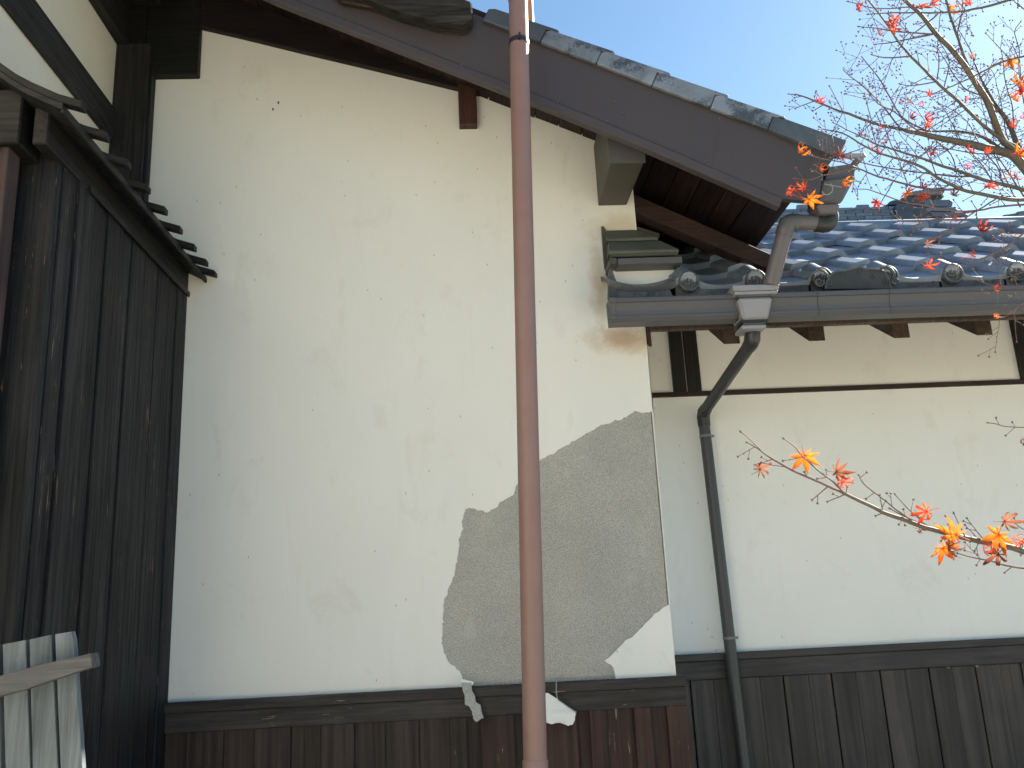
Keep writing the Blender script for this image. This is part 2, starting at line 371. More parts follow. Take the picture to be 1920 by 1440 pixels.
# dado planks, alternately proud
seams = [300,355,420,482,545,605,663,725,783,843,872,901,960,1018,1076,1103,1132,1186,1215,1247,1281]
zx = []
for s_ in seams: zx.append(onY(s_, 1300+(1281-s_)*.05, WY-.01).x)
zx[-1] = XC+.03
for i in range(len(zx)-1):
    pr = (.0, .021)[i % 2]+rnd.uniform(-.002, .002)
    mb = MB(); mb.box(zx[i]+(.0015 if i % 2 == 0 else -.004), zx[i+1]-(.0015 if i % 2 == 0 else -.004), WY-.008-pr, WY+.006-pr*.3+.0, 0.0, 1.1415)
    put('plank', mb, M['dado_red' if zx[i] > -.02 and i not in (12,) else 'dado'], house, .0025)
mb = MB(); mb.box(XC+.005, XC+.03, WY+.005, WY+.6, 0, 1.1415); put('corner_board', mb, M['dado'], house)
# corner post, beam end, sloping beam
mb = MB(); mb.box(-1.735, -1.566, WY-.07, WY+.02, 2.6, 4.46); put('corner_post', mb, M['char_z'], house, .004)
mb = MB(); mb.box(-1.564, -1.553, WY-.05, WY+.01, 2.6, 4.33); put('post_fillet', mb, M['char'], house)
a = onY(375, 148, WY); b_ = onY(378, 60, WY)
mb = MB(); mb.box(-1.60, a.x, WY-.045, WY+.05, a.z, 4.95); mb.box(-1.735, -1.601, WY-.05, WY+.05, 4.461, 4.95); put('beam_end', mb, M['char_x'], house, .004, label='squared dark beam end with worn grain on its underside')
def slant(pts_top, pts_bot, y, dy):   # polygon strip in the Y plane
    return [onY(*p, y) for p in pts_top] + [onY(*p, y) for p in reversed(pts_bot)]
low = [(376,49),(450,66),(560,93),(700,126),(860,165),(900,174)]
zup = [onY(*p, WY-.035) for p in low]
mb = MB(); pts = zup+[Vector((.12, WY-.035, 4.34)), Vector((-1.4, WY-.035, 4.95))]
mb.prism(pts, (0, .05, 0)); put('gable_beam', mb, M['gable_dark'], house, .003)
# purlin stub (nearly flush) and metal-clad purlin
p0, p1 = onY(861, 233, WY-.05), onY(895, 232, WY-.05)
mb = MB(); mb.box(p0.x, p1.x, WY-.05, WY+.05, p0.z, 4.3); put('purlin_stub', mb, M['purlin_wood'], house, .003)
mb = MB(); mb.hexa([(.674, 3.57, 3.527), (.829, 3.57, 3.527), (.822, 4.02, 3.525), (.678, 4.02, 3.525), (.674, 3.57, 3.86), (.829, 3.57, 3.79), (.822, 4.02, 3.80), (.678, 4.02, 3.86)])
cl = put('clad_purlin', mb, M['copper_brown'], house, .003, label='purlin end boxed in weathered green brown sheet metal')
mb = MB(); mb.hexa([(.669, 3.562, 3.523), (.836, 3.562, 3.523), (.836, 3.569, 3.523), (.669, 3.569, 3.523), (.669, 3.562, 3.84), (.836, 3.562, 3.77), (.836, 3.569, 3.77), (.669, 3.569, 3.84)])
put('metal_cap', mb, M['gutter'], cl)

# roof shell in X-slope:  z = zs(x)
SL = .468
def zs(x): return 4.165-SL*(x-.092)
# soffit boards running across the overhang (seen from below)
x = -1.5; 
while x < 1.53:
    w = .118; mb = MB(); d = rnd.uniform(-.003, .003)
    x1 = min(x+w-.006, 1.55)
    mb.hexa([(x, 3.5, zs(x)+d), (x1, 3.5, zs(x1)+d), (x1, 8.5 if x > XC-.1 else 4.05, zs(x1)+d), (x, 8.5 if x > XC-.1 else 4.05, zs(x)+d),
             (x, 3.5, zs(x)+.014), (x1, 3.5, zs(x1)+.014), (x1, 8.5 if x > XC-.1 else 4.05, zs(x1)+.014), (x, 8.5 if x > XC-.1 else 4.05, zs(x)+.014)])
    put('soffit_board', mb, M['soffit'], house); x += w
# rafters beyond the wall corner, under the soffit, and eave beams
for k, y in enumerate((4.45, 4.95, 5.5, 6.1)):
    mb = MB(); x0, x1 = XC+.0, 1.52; h = .10
    mb.hexa([(x0, y, zs(x0)-h), (x1, y, zs(x1)-h), (x1, y+.07, zs(x1)-h), (x0, y+.07, zs(x0)-h), (x0, y, zs(x0)-.004), (x1, y, zs(x1)-.004), (x1, y+.07, zs(x1)-.004), (x0, y+.07, zs(x0)-.004)])
    put('rafter', mb, M['beam_brown_x'], house, .003)
mb = MB(); mb.box(XC+.0, 1.50, 4.04, 4.13, 3.30, 3.42); mb2 = MB()
put('tie_beam', mb2.prism([(XC, 4.02, 3.50), (1.545, 4.02, 3.15), (1.545, 4.02, 3.24), (XC, 4.02, 3.60)], (0, .09, 0)), M['beam_brown_x'], house, .003)
mb = MB(); mb.box(XC+.03, 1.6, 5.2, 5.32, 3.50, 3.66); put('tie_beam', mb, M['beam_brown_x'], house, .003)
# roof deck (blocks sky)
mb = MB(); xe = 1.62; xr = -3.4
zt = lambda x: zs(x)+.05
mb.hexa([(xr, 3.47, zt(xr)-.035), (xe, 3.47, zt(xe)-.035), (xe, 9, zt(xe)-.035), (xr, 9, zt(xr)-.035), (xr, 3.47, zt(xr)), (xe, 3.47, zt(xe)), (xe, 9, zt(xe)), (xr, 9, zt(xr))])
mb.hexa([(-8, 3.47, zt(xr)-2.2), (xr, 3.47, zt(xr)-.035), (xr, 9, zt(xr)-.035), (-8, 9, zt(xr)-2.2), (-8, 3.47, zt(xr)-2.16), (xr, 3.47, zt(xr)), (xr, 9, zt(xr)), (-8, 9, zt(xr)-2.16)])
put('roof_deck', mb, M['soffit'], house)
mb = MB()
mb.prism([(-1.9, 4.02, 4.4), (XC, 4.02, 3.7), (XC, 4.02, 3.84), (-1.9, 4.02, 4.98)], (0, .03, 0)); put('gable_infill', mb, M['soffit'], house)

# barge board: traced outline with real thickness, drip trim, seam lines and small nails
BY = 3.45
btop = [(430,-150),(620,-72),(760,-18),(905,32),(1000,72),(1180,143),(1360,211),(1547,283)]
bbot = [(430,-52),(520,-12),(700,58),(855,119),(1000,175),(1200,257),(1467,371)]
T = [onY(x, y, BY) for x, y in btop]; Bm = [onY(x, y, BY) for x, y in bbot]
T[-1] = onY(1550, 284, BY); Bm.append(onY(1534, 378, BY)); Bm[-2] = onY(1467, 372, BY)
mb = MB(); mb.prism(T+list(reversed(Bm)), (0, .035, 0)); bb = put('barge_board', mb, M['barge'], house, .002)
bb['label'] = 'wide brown metal clad barge board running down the gable'
lo = [onY(x, y, BY-.012) for x, y in [(430,-53),(520,-13),(700,57),(855,118),(1000,174),(1200,256),(1467,371)]]
lo2 = [onY(x, y, BY-.012) for x, y in [(430,-38),(520,3),(700,73),(855,134),(1000,191),(1200,273),(1462,388)]]
mb = MB(); mb.prism(lo+list(reversed(lo2)), (0, .045, 0)); put('drip_trim', mb, M['barge'], bb, .003)
for (sx, sy, ex, ey) in ((1167, 195, 1143, 226), (1357, 262, 1337, 306), (1530, 300, 1500, 372)):
    a, b_ = onY(sx, sy-55, BY-.001), onY(ex, ey, BY-.001); mb = MB()
    n_ = Vector((.004, 0, .0015)); mb.prism([a-n_, a+n_, b_+n_, b_-n_], (0, .003, 0)); put('sheet_seam', mb, M['barge'], bb)
for (x, y) in ((1153,190),(1169,211),(1349,221),(1380,297),(1137,227),(1046,191),(1323,301),(768,83),(865,121),(654,40)):
    a = onY(x, y, BY-.012); mb = MB(); mb.tube([a+Vector((0,.014,0)), a], .0026, 6); put('nail', mb, M['band'], bb)
mb = MB(); # dark under-tile batten above the board
u0 = [onY(x, y, 3.49) for x, y in btop]
mb.prism([u0[0], u0[-1]+Vector((.03,0,-.0)), u0[-1]+Vector((.03, 0, .03)), u0[0]+Vector((0,0,.03))], (0, .2, 0)); put('roof_batten', mb, M['soffit'], house)

# verge tiles: thick L-shaped tiles, each lapping the next
lower = [(890,43),(1013,92-20),(1118,118),(1223,160),(1332,204),(1440,246),(1547,288)]
vt_s = [(905,1013),(1013,1118),(1118,1223),(1223,1332),(1332,1440),(1440,1580)]
def yl(x): return 78+(x-1013)*.3845     # lower edge of tile faces in the photograph
PY = 3.425
for k, (x0, x1) in enumerate(vt_s):
    a = onY(x0, yl(x0), PY); b_ = onY(x1, yl(x1), PY)
    last = k == len(vt_s)-1
    if last: b_ = onY(1575, 296, PY)
    d = (b_-a); d2 = Vector((d.x, 0, d.z)).normalized(); n_ = Vector((-d2.z, 0, d2.x))
    hgt = .072 if not last else .075; lap = .055
    L = d.length; lift = .012
    e = a - d2*lap*0
    pts = [a+d2*.0015, b_-d2*.0015, b_-d2*.0015+n_*(hgt), b_+d2*(0 if last else lap)+n_*(hgt-.001), b_+d2*(0 if last else lap)+n_*(hgt+.02), a+n_*(hgt+.006)+d2*.03, a+n_*(hgt-.008)+d2*.002]
    mb = MB(); mb.prism(pts, (0, .022, 0))
    # flat top running inwards
    q = [a+n_*hgt*.8, b_+d2*(0 if last else lap)+n_*(hgt-.002), b_+d2*(0 if last else lap)+n_*(hgt+.02), a+n_*(hgt+.004)]
    mb.prism([p+Vector((0, .022, 0)) for p in q], (0, .32, 0))
    o = put('verge_tile', mb, M['tile_dark'] if last or k == 0 else M['tile_verge'], house, .003)
    if last: o['label'] = 'lowest verge tile, plain dark blue without frost'
# field tiles behind (rows stepping down, only their edge shows from the side)
mb = MB()
for k in range(0, 18):
    x0 = 1.56-k*.25; x1 = x0+.27
    mb.hexa([(x0-.25, 3.72, zt(x0-.25)+.01), (x0, 3.72, zt(x0)+.03), (x0, 9, zt(x0)+.03), (x0-.25, 9, zt(x0-.25)+.01), (x0-.25, 3.72, zt(x0-.25)+.03), (x0, 3.72, zt(x0)+.055), (x0, 9, zt(x0)+.055), (x0-.25, 9, zt(x0-.25)+.03)])
    if x0 < -3.1: break
put('field_tiles', mb, M['tile'], house, kind='stuff')
# far left verge: weathered timber laid on the verge
lg = thing('weathered_timber', 'short cracked weathered timber lying on the verge above the barge board', 'timber', onY(885, 44, 3.36))
c0 = [onY(640, -52, 3.36), onY(640, -22, 3.36), onY(750, 20, 3.36), onY(820, 40, 3.36), onY(872, 45, 3.36), onY(887, 30, 3.36), onY(885, 2, 3.36), onY(820, -22, 3.36)]
mb = MB(); mb.prism(c0, (0, .09, 0)); put('timber', mb, M['old_log'], lg, .008)
lg2 = thing('broken_board', 'reddish brown broken board end above the left part of the barge board', 'board', onY(740, 20, 3.4))
mb = MB(); mb.prism([onY(600, -40, 3.41), onY(640, 3, 3.41), onY(700, 14, 3.41), onY(744, 22, 3.41), onY(752, 8, 3.41), onY(700, -20, 3.41)], (0, .03, 0)); put('board', mb, M['beam_brown_x'], lg2, .004)

# ================================================================== eave gutter of main roof + grey downpipe
def arc(c, r0, a0, a1, n, ax, ay):
    return [c+ax*math.cos(a0+(a1-a0)*i/n)*r0+ay*math.sin(a0+(a1-a0)*i/n)*r0 for i in range(n+1)]
EY = 3.52
eg = thing('eave_gutter', 'dark box gutter seen end on beyond the lower end of the barge board', 'gutter', onY(1600, 330, EY))
P = lambda x, y, Y=EY: onY(x, y, Y)
top = [P(1572, 292), P(1618, 292), P(1622, 297), P(1613, 306), P(1604, 309)]
mb = MB(); prof = [P(1548,306), P(1552,318), P(1562,340), P(1592,345), P(1606,304), P(1617,300), P(1618,292), P(1612,292), P(1609,296), P(1600,300), P(1586,337), P(1566,332), P(1556,312)]
mb.prism(prof, (0, .26, 0)); put('trough', mb, M['gutter'], eg, .002)
mb = MB(); mb.prism([P(1574,291), P(1617,291), P(1622,296), P(1614,305), P(1606,303), P(1604,299), P(1576,297)], (0, -.02, 0)); put('end_lip', mb, M['grey_pvc'], eg, .002)
mb = MB(); mb.prism([P(1553,315), P(1606,308), P(1594,346), P(1545,340)], (0, -.012, 0)); put('end_cap', mb, M['gutter'], eg, .002)
dp = thing('grey_downpipe', 'grey brown downpipe bending from the eave gutter down into the hopper', 'downpipe', P(1445, 530, 3.62))
HY = 3.50
def frustum(cx_top, w0, w1, y0, y1, z0, z1, cx_bot=None, d0=None, d1=None):
    cb = cx_bot if cx_bot is not None else cx_top; a = d0/2; b = d1/2; cy = (y0+y1)/2
    return [(cb-w1/2, cy-b, z0), (cb+w1/2, cy-b, z0), (cb+w1/2, cy+b, z0), (cb-w1/2, cy+b, z0), (cx_top-w0/2, cy-a, z1), (cx_top+w0/2, cy-a, z1), (cx_top+w0/2, cy+a, z1), (cx_top-w0/2, cy+a, z1)]
# outlet funnel
t0, t1 = P(1538, 340, 3.50), P(1604, 330, 3.50)
b0, b1 = P(1530, 382, 3.50), P(1580, 378, 3.50)
mb = MB(); mb.hexa([b0, b1, b1+Vector((0,.12,0)), b0+Vector((0,.12,0)), t0+Vector((0,-.02,0)), t1+Vector((0,-.02,0)), t1+Vector((0,.16,0)), t0+Vector((0,.16,0))]); put('outlet_funnel', mb, M['gutter'], dp, .012)
cc0, cc1 = P(1531, 383, 3.49), P(1575, 383, 3.49); zz = P(1550, 398, 3.49).z
mb = MB(); mb.hexa([(cc0.x+.015, 3.50, zz), (cc1.x-.01, 3.50, zz), (cc1.x-.01, 3.61, zz), (cc0.x+.015, 3.61, zz), (cc0.x, 3.485, cc0.z), (cc1.x, 3.485, cc0.z), (cc1.x, 3.625, cc0.z), (cc0.x, 3.625, cc0.z)]); put('outlet_collar', mb, M['pipe_grey'], dp, .006)
PYY = 3.56; r_ = .0365
e1 = P(1553, 396, PYY); e2 = P(1549, 420, PYY); e3 = P(1532, 421, PYY)
mb = MB(); cen = Vector((e1.x-.035, PYY, e2.z+.035))
el = [Vector((e1.x, PYY, e1.z+.0))]+[Vector((cen.x+math.cos(a_)*.038, PYY, cen.z+math.sin(a_)*.038)) for a_ in [0, -.4, -.8, -1.2, -1.57]]+[P(1530, 419, PYY)]
mb.tube(el, r_+.003, 20); put('elbow', mb, M['black_pvc'], dp)
hz0 = el[-1]; hz1 = P(1490, 417, PYY)
mb = MB(); mb.tube([hz0+Vector((.01,0,0)), hz1], r_-.001, 20); put('pipe', mb, M['pipe_grey'], dp)
knee = P(1476, 418, PYY); dn = P(1445, 533, 3.66); dv = (dn-knee).normalized()
mb = MB(); mb.tube([hz1+Vector((.012,0,.0)), hz1.lerp(knee, .5), knee+Vector((.004,0,-.004)), knee+dv*.035, knee+dv*.06], r_+.003, 20); put('elbow', mb, M['gutter'], dp)
mb = MB(); mb.tube([knee+dv*.045, dn], r_-.001, 22); put('pipe', mb, M['pipe_grey'], dp)
wr = thing('gutter_wire', 'thin pale wire loop hanging at the end of the eave gutter', 'wire', P(1545, 350, 3.47))
w0 = P(1545, 350, 3.47); mb = MB(); pts = [P(*q, 3.46) for q in ((1557,344),(1562,352),(1560,360),(1553,365),(1546,364),(1541,359))]
mb.tube(pts, .0022, 6); mb.tube([P(1546,345,3.46), P(1562,348,3.46), P(1578,351,3.46)], .002, 6); put('wire', mb, M['wire'], wr)

# ================================================================== wing building (right)
RWY = 4.6; PT = .62; AN = math.atan(PT); TW = .317; TE = .32
wing = thing('tile_roofed_wing', 'low white wing with curved tile eaves, plaster wall and black plank dado', 'building', (1.2, 4.8, 0))
mb = MB(); mb.box(XC-.05, 8.5, RWY, RWY+.2, 1.28, 3.43); put('plaster_wall', mb, M['plaster_wing'], wing)
mb = MB(); mb.box(XC+.1, 8.5, RWY+.201, 6.6, 0, 3.4); put('inner_wall', mb, M['plaster_wing'], wing)
zr2 = 1.312
mb = MB(); mb.box(XC+.006, 8.5, RWY-.05, RWY+.02, zr2-.035, zr2); put('rail', mb, M['wing_rail'], wing, .003)
mb = MB(); mb.box(XC+.006, 8.5, RWY-.034, RWY+.02, zr2-.125, zr2-.0355); put('rail', mb, M['wing_rail'], wing, .003)
sm = [1291, 1335, 1378, 1421, 1465, 1512, 1555, 1600, 1646, 1693, 1737, 1780, 1824, 1869, 1909]
xs = [onY(s_, 1258-(s_-1291)*.045, RWY-.01).x for s_ in sm]; xs = [XC+.04]+xs
wdt = xs[-1]-xs[-3]
while xs[-1] < 4.2: xs.append(xs[-1]+wdt/2)
for i in range(len(xs)-1):
    g = .0035 if i % 2 == 1 else .0005; g2 = .0035 if i % 2 == 0 else .0005
    tl = rnd.uniform(-.004, .004); pr = .006+.0015*(i % 2)
    mb = MB(); mb.box(xs[i]+g, xs[i+1]-g2, RWY-.012-pr, RWY+.0, 0, zr2-.126); put('plank', mb, M['wing_dado'], wing, .002)
for (x, y) in ((1778, 1250), (1832, 1248)):
    a = onY(x, y, RWY-.03); mb = MB(); mb.tube([a, a+Vector((0, .012, 0))], .0085, 10); put('screw_head', mb, M['band'], wing)
zm = 2.685
mb = MB(); mb.box(XC+.006, 8.5, RWY-.018, RWY+.02, zm-.026, zm); put('rail', mb, M['beam_brown_x'], wing, .002)
for (xa, xb) in ((1256, 1281), (1283, 1309)):
    a, b_ = onY(xa+1, 660, RWY-.02).x, onY(xb, 660, RWY-.02).x
    mb = MB(); mb.box(a, b_, RWY-.022, RWY+.02, zm+.0005, 3.42); put('post', mb, M['char_z'], wing, .003)
a = onY(1906, 655, RWY-.02).x; mb = MB(); mb.box(a, a+.17, RWY-.03, RWY+.02, zm+.0005, 3.42); put('post', mb, M['char_z'], wing, .003)

# roof frame
EYY = 3.82; EZ = 3.01     # pan tile surface at the eave front
vd = Vector((0, math.cos(AN), math.sin(AN))); vn = Vector((0, -math.sin(AN), math.cos(AN)))
fa, fb = onY(1500, 612, 3.9).z, onY(1500, 570, 3.9).z
mb = MB(); mb.box(XC+.006, 8.5, 3.875, 3.915, fa, EZ-.06); put('eave_board', mb, M['rafter_end'], wing, .003)
mb = MB(); o0 = Vector((0, 3.88, EZ-.045)); e0 = o0; e1_ = o0+vd*2.0
mb.hexa([(XC+.006, e0.y, e0.z-.02), (8.5, e0.y, e0.z-.02), (8.5, e1_.y, e1_.z-.02), (XC+.006, e1_.y, e1_.z-.02), (XC+.006, e0.y, e0.z), (8.5, e0.y, e0.z), (8.5, e1_.y, e1_.z), (XC+.006, e1_.y, e1_.z)])
mb.hexa([(XC+.006, e1_.y, e1_.z-.02), (8.5, e1_.y, e1_.z-.02), (8.5, e1_.y+1.8, e1_.z-1.1), (XC+.006, e1_.y+1.8, e1_.z-1.1), (XC+.006, e1_.y, e1_.z), (8.5, e1_.y, e1_.z), (8.5, e1_.y+1.8, e1_.z-1.08), (XC+.006, e1_.y+1.8, e1_.z-1.08)])
put('roof_deck', mb, M['soffit'], wing)
rf_x = [onY(x, y, 3.98).x for x, y in ((1222, 642), (1388, 641), (1548, 638), (1707, 632), (1862, 626))]
st_ = rf_x[-1]-rf_x[-2]; rf_x += [rf_x[-1]+st_*k for k in (1, 2, 3, 4)]
zb = onY(1690, 634, 3.98).z
for k, xr_ in enumerate(rf_x):
    w = .083; h = .085; a = Vector((xr_-w, 3.98, zb)); L = .75
    mb = MB(); q = vd*L; up = Vector((0, 0, h+.03))
    if xr_-w < XC+.008: a.x = XC+.008; w = xr_-a.x
    mb.hexa([a, a+Vector((w,0,0)), a+Vector((w,0,0))+q, a+q, a+up, a+Vector((w,0,0))+up, a+Vector((w,0,0))+q+up, a+q+up])
    put('rafter', mb, M['rafter_end'], wing, .003)

# pan tile mesh (local: x across, y up-slope, z normal)
prof = [(0,.032),(.03,.040),(.19,.054),(.255,.050),(.31,.034),(.36,.018),(.42,.008),(.50,.001),(.60,-.003),(.72,-.004),(.84,0),(.94,.006),(1.03,.011)]
def tile_mesh(name, mat, length=.375, eave=False):
    mb = MB(); nv = 4; th = .022; n = len(prof); g = []
    for iv in range(nv+1):
        v = length*iv/nv
        for (u, z) in prof:
            nz = .042*(1-v/length*.95)
            fv = v + (.0 if iv else (.016 if .5 < u < .9 else .0)*0)
            mb.v.append(Vector((u*TW, fv, z+nz)))
    for iv in range(nv):
        for j in range(n-1):
            a = iv*n+j; mb.f.append((a, a+1, a+n+1, a+n)); mb.sm.append(j > 2)
    o = len(mb.v)
    for iv in range(nv+1):
        for (u, z) in prof:
            v = length*iv/nv; nz = .042*(1-v/length*.95); mb.v.append(Vector((u*TW, v, z+nz-(th if iv else th+.012))))
    for iv in range(nv):
        for j in range(n-1):
            a = o+iv*n+j; mb.f.append((a+n, a+n+1, a+1, a)); mb.sm.append(True)
    # front face as own vertices (sharp)
    q = len(mb.v)
    for j in range(n): mb.v += [mb.v[j].copy(), mb.v[o+j].copy()]
    for j in range(n-1): mb.f.append((q+2*j, q+2*j+1, q+2*j+3, q+2*j+2)); mb.sm.append(False)
    for s_ in (0, n-1):     # side faces
        for iv in range(nv):
            a, b = iv*n+s_, (iv+1)*n+s_; q = len(mb.v); mb.v += [mb.v[a].copy(), mb.v[b].copy(), mb.v[o+b].copy(), mb.v[o+a].copy()]
            mb.f.append((q, q+1, q+2, q+3)); mb.sm.append(False)
    me = bpy.data.meshes.new(name); me.from_pydata(mb.v, [], mb.f); me.update()
    for p, k in zip(me.polygons, mb.sm): p.use_smooth = k
    me.materials.append(mat); return me
pan = tile_mesh('roof_tile', M['tile'])
disc_x = 1.356
x_first = disc_x-.060-TW*2       # left edge so that disc centres fall on roll crests
ncol = 14; nrow = 6
E0 = Vector((0, EYY, EZ-.034))
for r2 in range(nrow):
    for c2 in range(ncol):
        xx = x_first+c2*TW
        p = E0+vd*(r2*TE-(.08 if r2 else 0))
        if xx < XC-.05: continue
        o = inst('roof_tile', pan, wing, (xx+rnd.uniform(-.003, .003), p.y, p.z+rnd.uniform(-.002, .002)), (AN+rnd.uniform(-.006, .006), 0, rnd.uniform(-.006, .006)))
# eave tile fronts: disc with tomoe + scroll band
def spiral(cx, cz, r0, r1, a0, turns, y, mb, tr=.0028, n=14, taper=True):
    pts = []; rr = []
    for i in range(n+1):
        k = i/n; r = r0+(r1-r0)*k; a = a0+turns*2*math.pi*k
        pts.append((cx+math.cos(a)*r, y, cz+math.sin(a)*r)); rr.append(tr*(1-.7*k) if taper else tr)
    mb.tube(pts, rr, 5)
def disc_mb(R_=.050):
    mb = MB(); n = 28
    ring = [(R_, .0, .022), (R_, 0, 0), (R_-.003, 0, -.003), (R_-.009, 0, -.003), (R_-.012, 0, .011), (R_-.022, 0, .011), (0.0005, 0, .010)]
    for i in range(n):
        a = 2*math.pi*i/n
        for (r, _, y) in ring: mb.v.append(Vector((math.cos(a)*r, y, math.sin(a)*r)))
    m = len(ring)
    for i in range(n):
        for j in range(m-1):
            a = i*m+j; b = ((i+1) % n)*m+j; mb.f.append((a, b, b+1, a+1)); mb.sm.append(False)
    for k in range(3):      # three commas
        a0 = k*2*math.pi/3; pts = []; rr = []
        for i in range(13):
            q = i/12; r = .008+(.020)*q; a = a0-q*2.6; pts.append((math.cos(a)*r, .007, math.sin(a)*r)); rr.append(.0078*(1-q)**.7+.0012)
        mb.tube(pts, rr, 6)
    for k in range(16):
        a = k*2*math.pi/16; c_ = Vector((math.cos(a)*.0365, .002, math.sin(a)*.0365))
        mb.tube([c_+Vector((0, .003, 0)), c_-Vector((0, .0022, 0))], [.0032, .0016], 5)
    return mb
dme = disc_mb().mesh('eave_disc', M['tile_face'])
cme = MB(); cme.tube([(0, .02, 0), (0, .13, .075)], [.049, .047], 20); cme = cme.mesh('disc_neck', M['tile'])
bandm = MB()
top_ = [(u*TW, z-.002) for u, z in prof]
bp = [Vector((u, 0, z-.0)) for u, z in top_]+[Vector((u, 0, -.052+.25*max(0, z))) for u, z in reversed(top_)]
bandm.prism(bp, (0, .014, 0))
for k in range(6):
    cx = .17+k*.0225; spiral(cx, -.026+(.004 if k % 2 else 0), .010, .002, k*2.1, 1.2*(1 if k % 2 else -1), -.001, bandm, .0022)
bandm.tube([(.15, -.001, -.012), (.20, -.001, -.017), (.25, -.001, -.017), (.295, -.001, -.008)], .0016, 5)
bandm.tube([(.15, -.001, -.045), (.20, -.001, -.047), (.25, -.001, -.047), (.295, -.001, -.041)], .0016, 5)
bme = bandm.mesh('scroll_band', M['tile_face'])
for c2 in range(ncol):
    xx = x_first+c2*TW; cx = xx+.060; y_ = EYY-.012
    if cx-.05 > XC-.12: 
        if cx > XC+.05:
            inst('eave_disc', dme, wing, (cx, EYY-.042, EZ+.014), (0, rnd.uniform(0, 2), 0)); inst('disc_neck', cme, wing, (cx, EYY-.042, EZ+.014))
    if xx > XC-.05: inst('scroll_band', bme, wing, (xx, y_, EZ-.006))
# ridge of the wing
RL = nrow*TE-.08; ry = EYY+RL*math.cos(AN)+.02; rz = EZ+RL*math.sin(AN)
x = 1.0
while x < 5.2:
    mb = MB(); 
    pts = []
    mb.tube([(x, ry, rz-.01), (x+.235, ry, rz-.01)], .062, 16); put('ridge_tile', mb, M['tile'], wing); x += .24
# decorative ridge-end plaque on the eave
pl = [(400,866),(404,820),(425,775),(455,742),(490,727),(545,727),(590,715),(655,700),(715,712),(790,714),(840,728),(872,760),(888,800),(896,830),(903,862)]
Q = lambda x, y, Y=3.745: onY(1450+x/4.085, 330+y/4.085, Y)
mb = MB(); mb.prism([Q(*p) for p in pl], (0, .03, 0)); plq = put('eave_ornament', mb, M['plaque'], wing, .002, label='lobed dark tile plaque with scrolls standing on the eave edge')
mb = MB(); mb.tube([Q(*p, 3.745) for p in pl[:]], .0052, 8); put('raised_rim', mb, M['tile_face'], plq)
mb = MB()
for (cx, cy, s_) in ((432, 815, 1), (855, 812, -1), (540, 775, 1), (765, 770, -1)):
    c_ = Q(cx, cy, 3.742); spiral(c_.x, c_.z, .017 if cy > 800 else .013, .003, 1.5 if s_ > 0 else 1.6, .9*s_ if cy < 800 else 1.4*s_, 3.742, mb, .0034)
mb.tube([Q(655, 715, 3.742), Q(655, 750, 3.742)], .002, 5); put('scroll_relief', mb, M['tile_face'], plq)
mb = MB(); mb.tube([Q(*p, 3.735) for p in ((820,712),(860,698),(900,712),(925,750),(920,790),(905,815),(925,835),(950,825),(958,800),(945,785),(932,795))], [.006,.008,.008,.008,.007,.006,.006,.006,.005,.004,.003], 8); put('scroll_relief', mb, M['tile_face'], plq)
mb = MB(); mb.tube([Q(*p, 3.735) for p in ((268,800),(290,750),(340,718),(385,725),(412,752),(420,780))], [.004,.006,.007,.006,.005,.003], 8); put('scroll_relief', mb, M['tile_face'], plq)
mb = MB(); c_ = Q(350, 812, 3.735); spiral(c_.x, c_.z, .024, .004, .4, -1.6, 3.735, mb, .006); put('scroll_relief', mb, M['tile_face'], plq)

# copper flashing steps where the wing roof dies into the wall
fl = thing('copper_flashing', 'stepped green copper flashing cap where the lower roof meets the white wall', 'flashing', onY(1140, 495, 3.95))
def wedge(t0, t1, b1, b0, Yt, Yb, drop, mat, nm):
    a, b, c, d = onY(*t0, Yt), onY(*t1, Yt), onY(*b1, Yb), onY(*b0, Yb); mb = MB(); dz = Vector((0, 0, -drop)); bk = Vector((0, .3, 0))
    d.z = c.z; a.z = b.z
    mb.hexa([d+dz, c+dz, Vector((c.x, Yt, c.z-drop)), Vector((d.x, Yt, d.z-drop)), d, c, b, a])
    return put(nm, mb, mat, fl, .0025)
wedge((1131,435), (1191,430.5), (1234,444.5), (1138,449), 3.99, 3.935, .014, M['copper'], 'upper_sheet')
wedge((1140,455), (1238,451), (1273,467), (1141,473), 3.93, 3.862, .014, M['copper'], 'lower_sheet')
mb = MB(); mb.prism([onY(1193,424,4.03), onY(1236,438,4.03), onY(1237,446,4.03), onY(1193,432,4.03)], (0, .012, 0)); put('upstand', mb, M['copper_brown'], fl)
def bar(xa, xb, ya, yb, Y, mat, nm, dpt=.35, bev=.003):
    a, b_ = onY(xa, ya, Y), onY(xb, ya, Y); z2 = onY((xa+xb)/2, yb, Y).z; mb = MB()
    mb.box(a.x, b_.x, Y, 3.992, z2, (a.z+b_.z)/2)
    if b_.x > XC+.01: mb.box(XC+.003, b_.x-.001, 3.99, Y+dpt, z2+.0005, (a.z+b_.z)/2-.0005)
    put(nm, mb, mat, fl, bev)
bar(1145, 1272, 474, 480, 3.87, M['copper_brown'], 'under_strip')
bar(1143, 1156.5, 483, 495.5, 3.842, M['copper_brown'], 'flat_tile')
bar(1157.5, 1279, 482, 494.5, 3.84, M['gutter'], 'flat_tile')
mb = MB(); mb.prism([onY(x, y, 3.975) for x, y in ((1128,424),(1132,424),(1140,437),(1143,480),(1146,500),(1146,553),(1142,545),(1139,512),(1134,500),(1131,470))], (0, .02, 0)); put('side_sheet', mb, M['copper_brown'], fl)
mb = MB(); mb.prism([onY(1144,495,3.93), onY(1266,494,3.93), onY(1262,530,3.93), onY(1146,535,3.93)], (0, .06, 0)); put('plaster_fill', mb, M['plaster_wing'], fl)
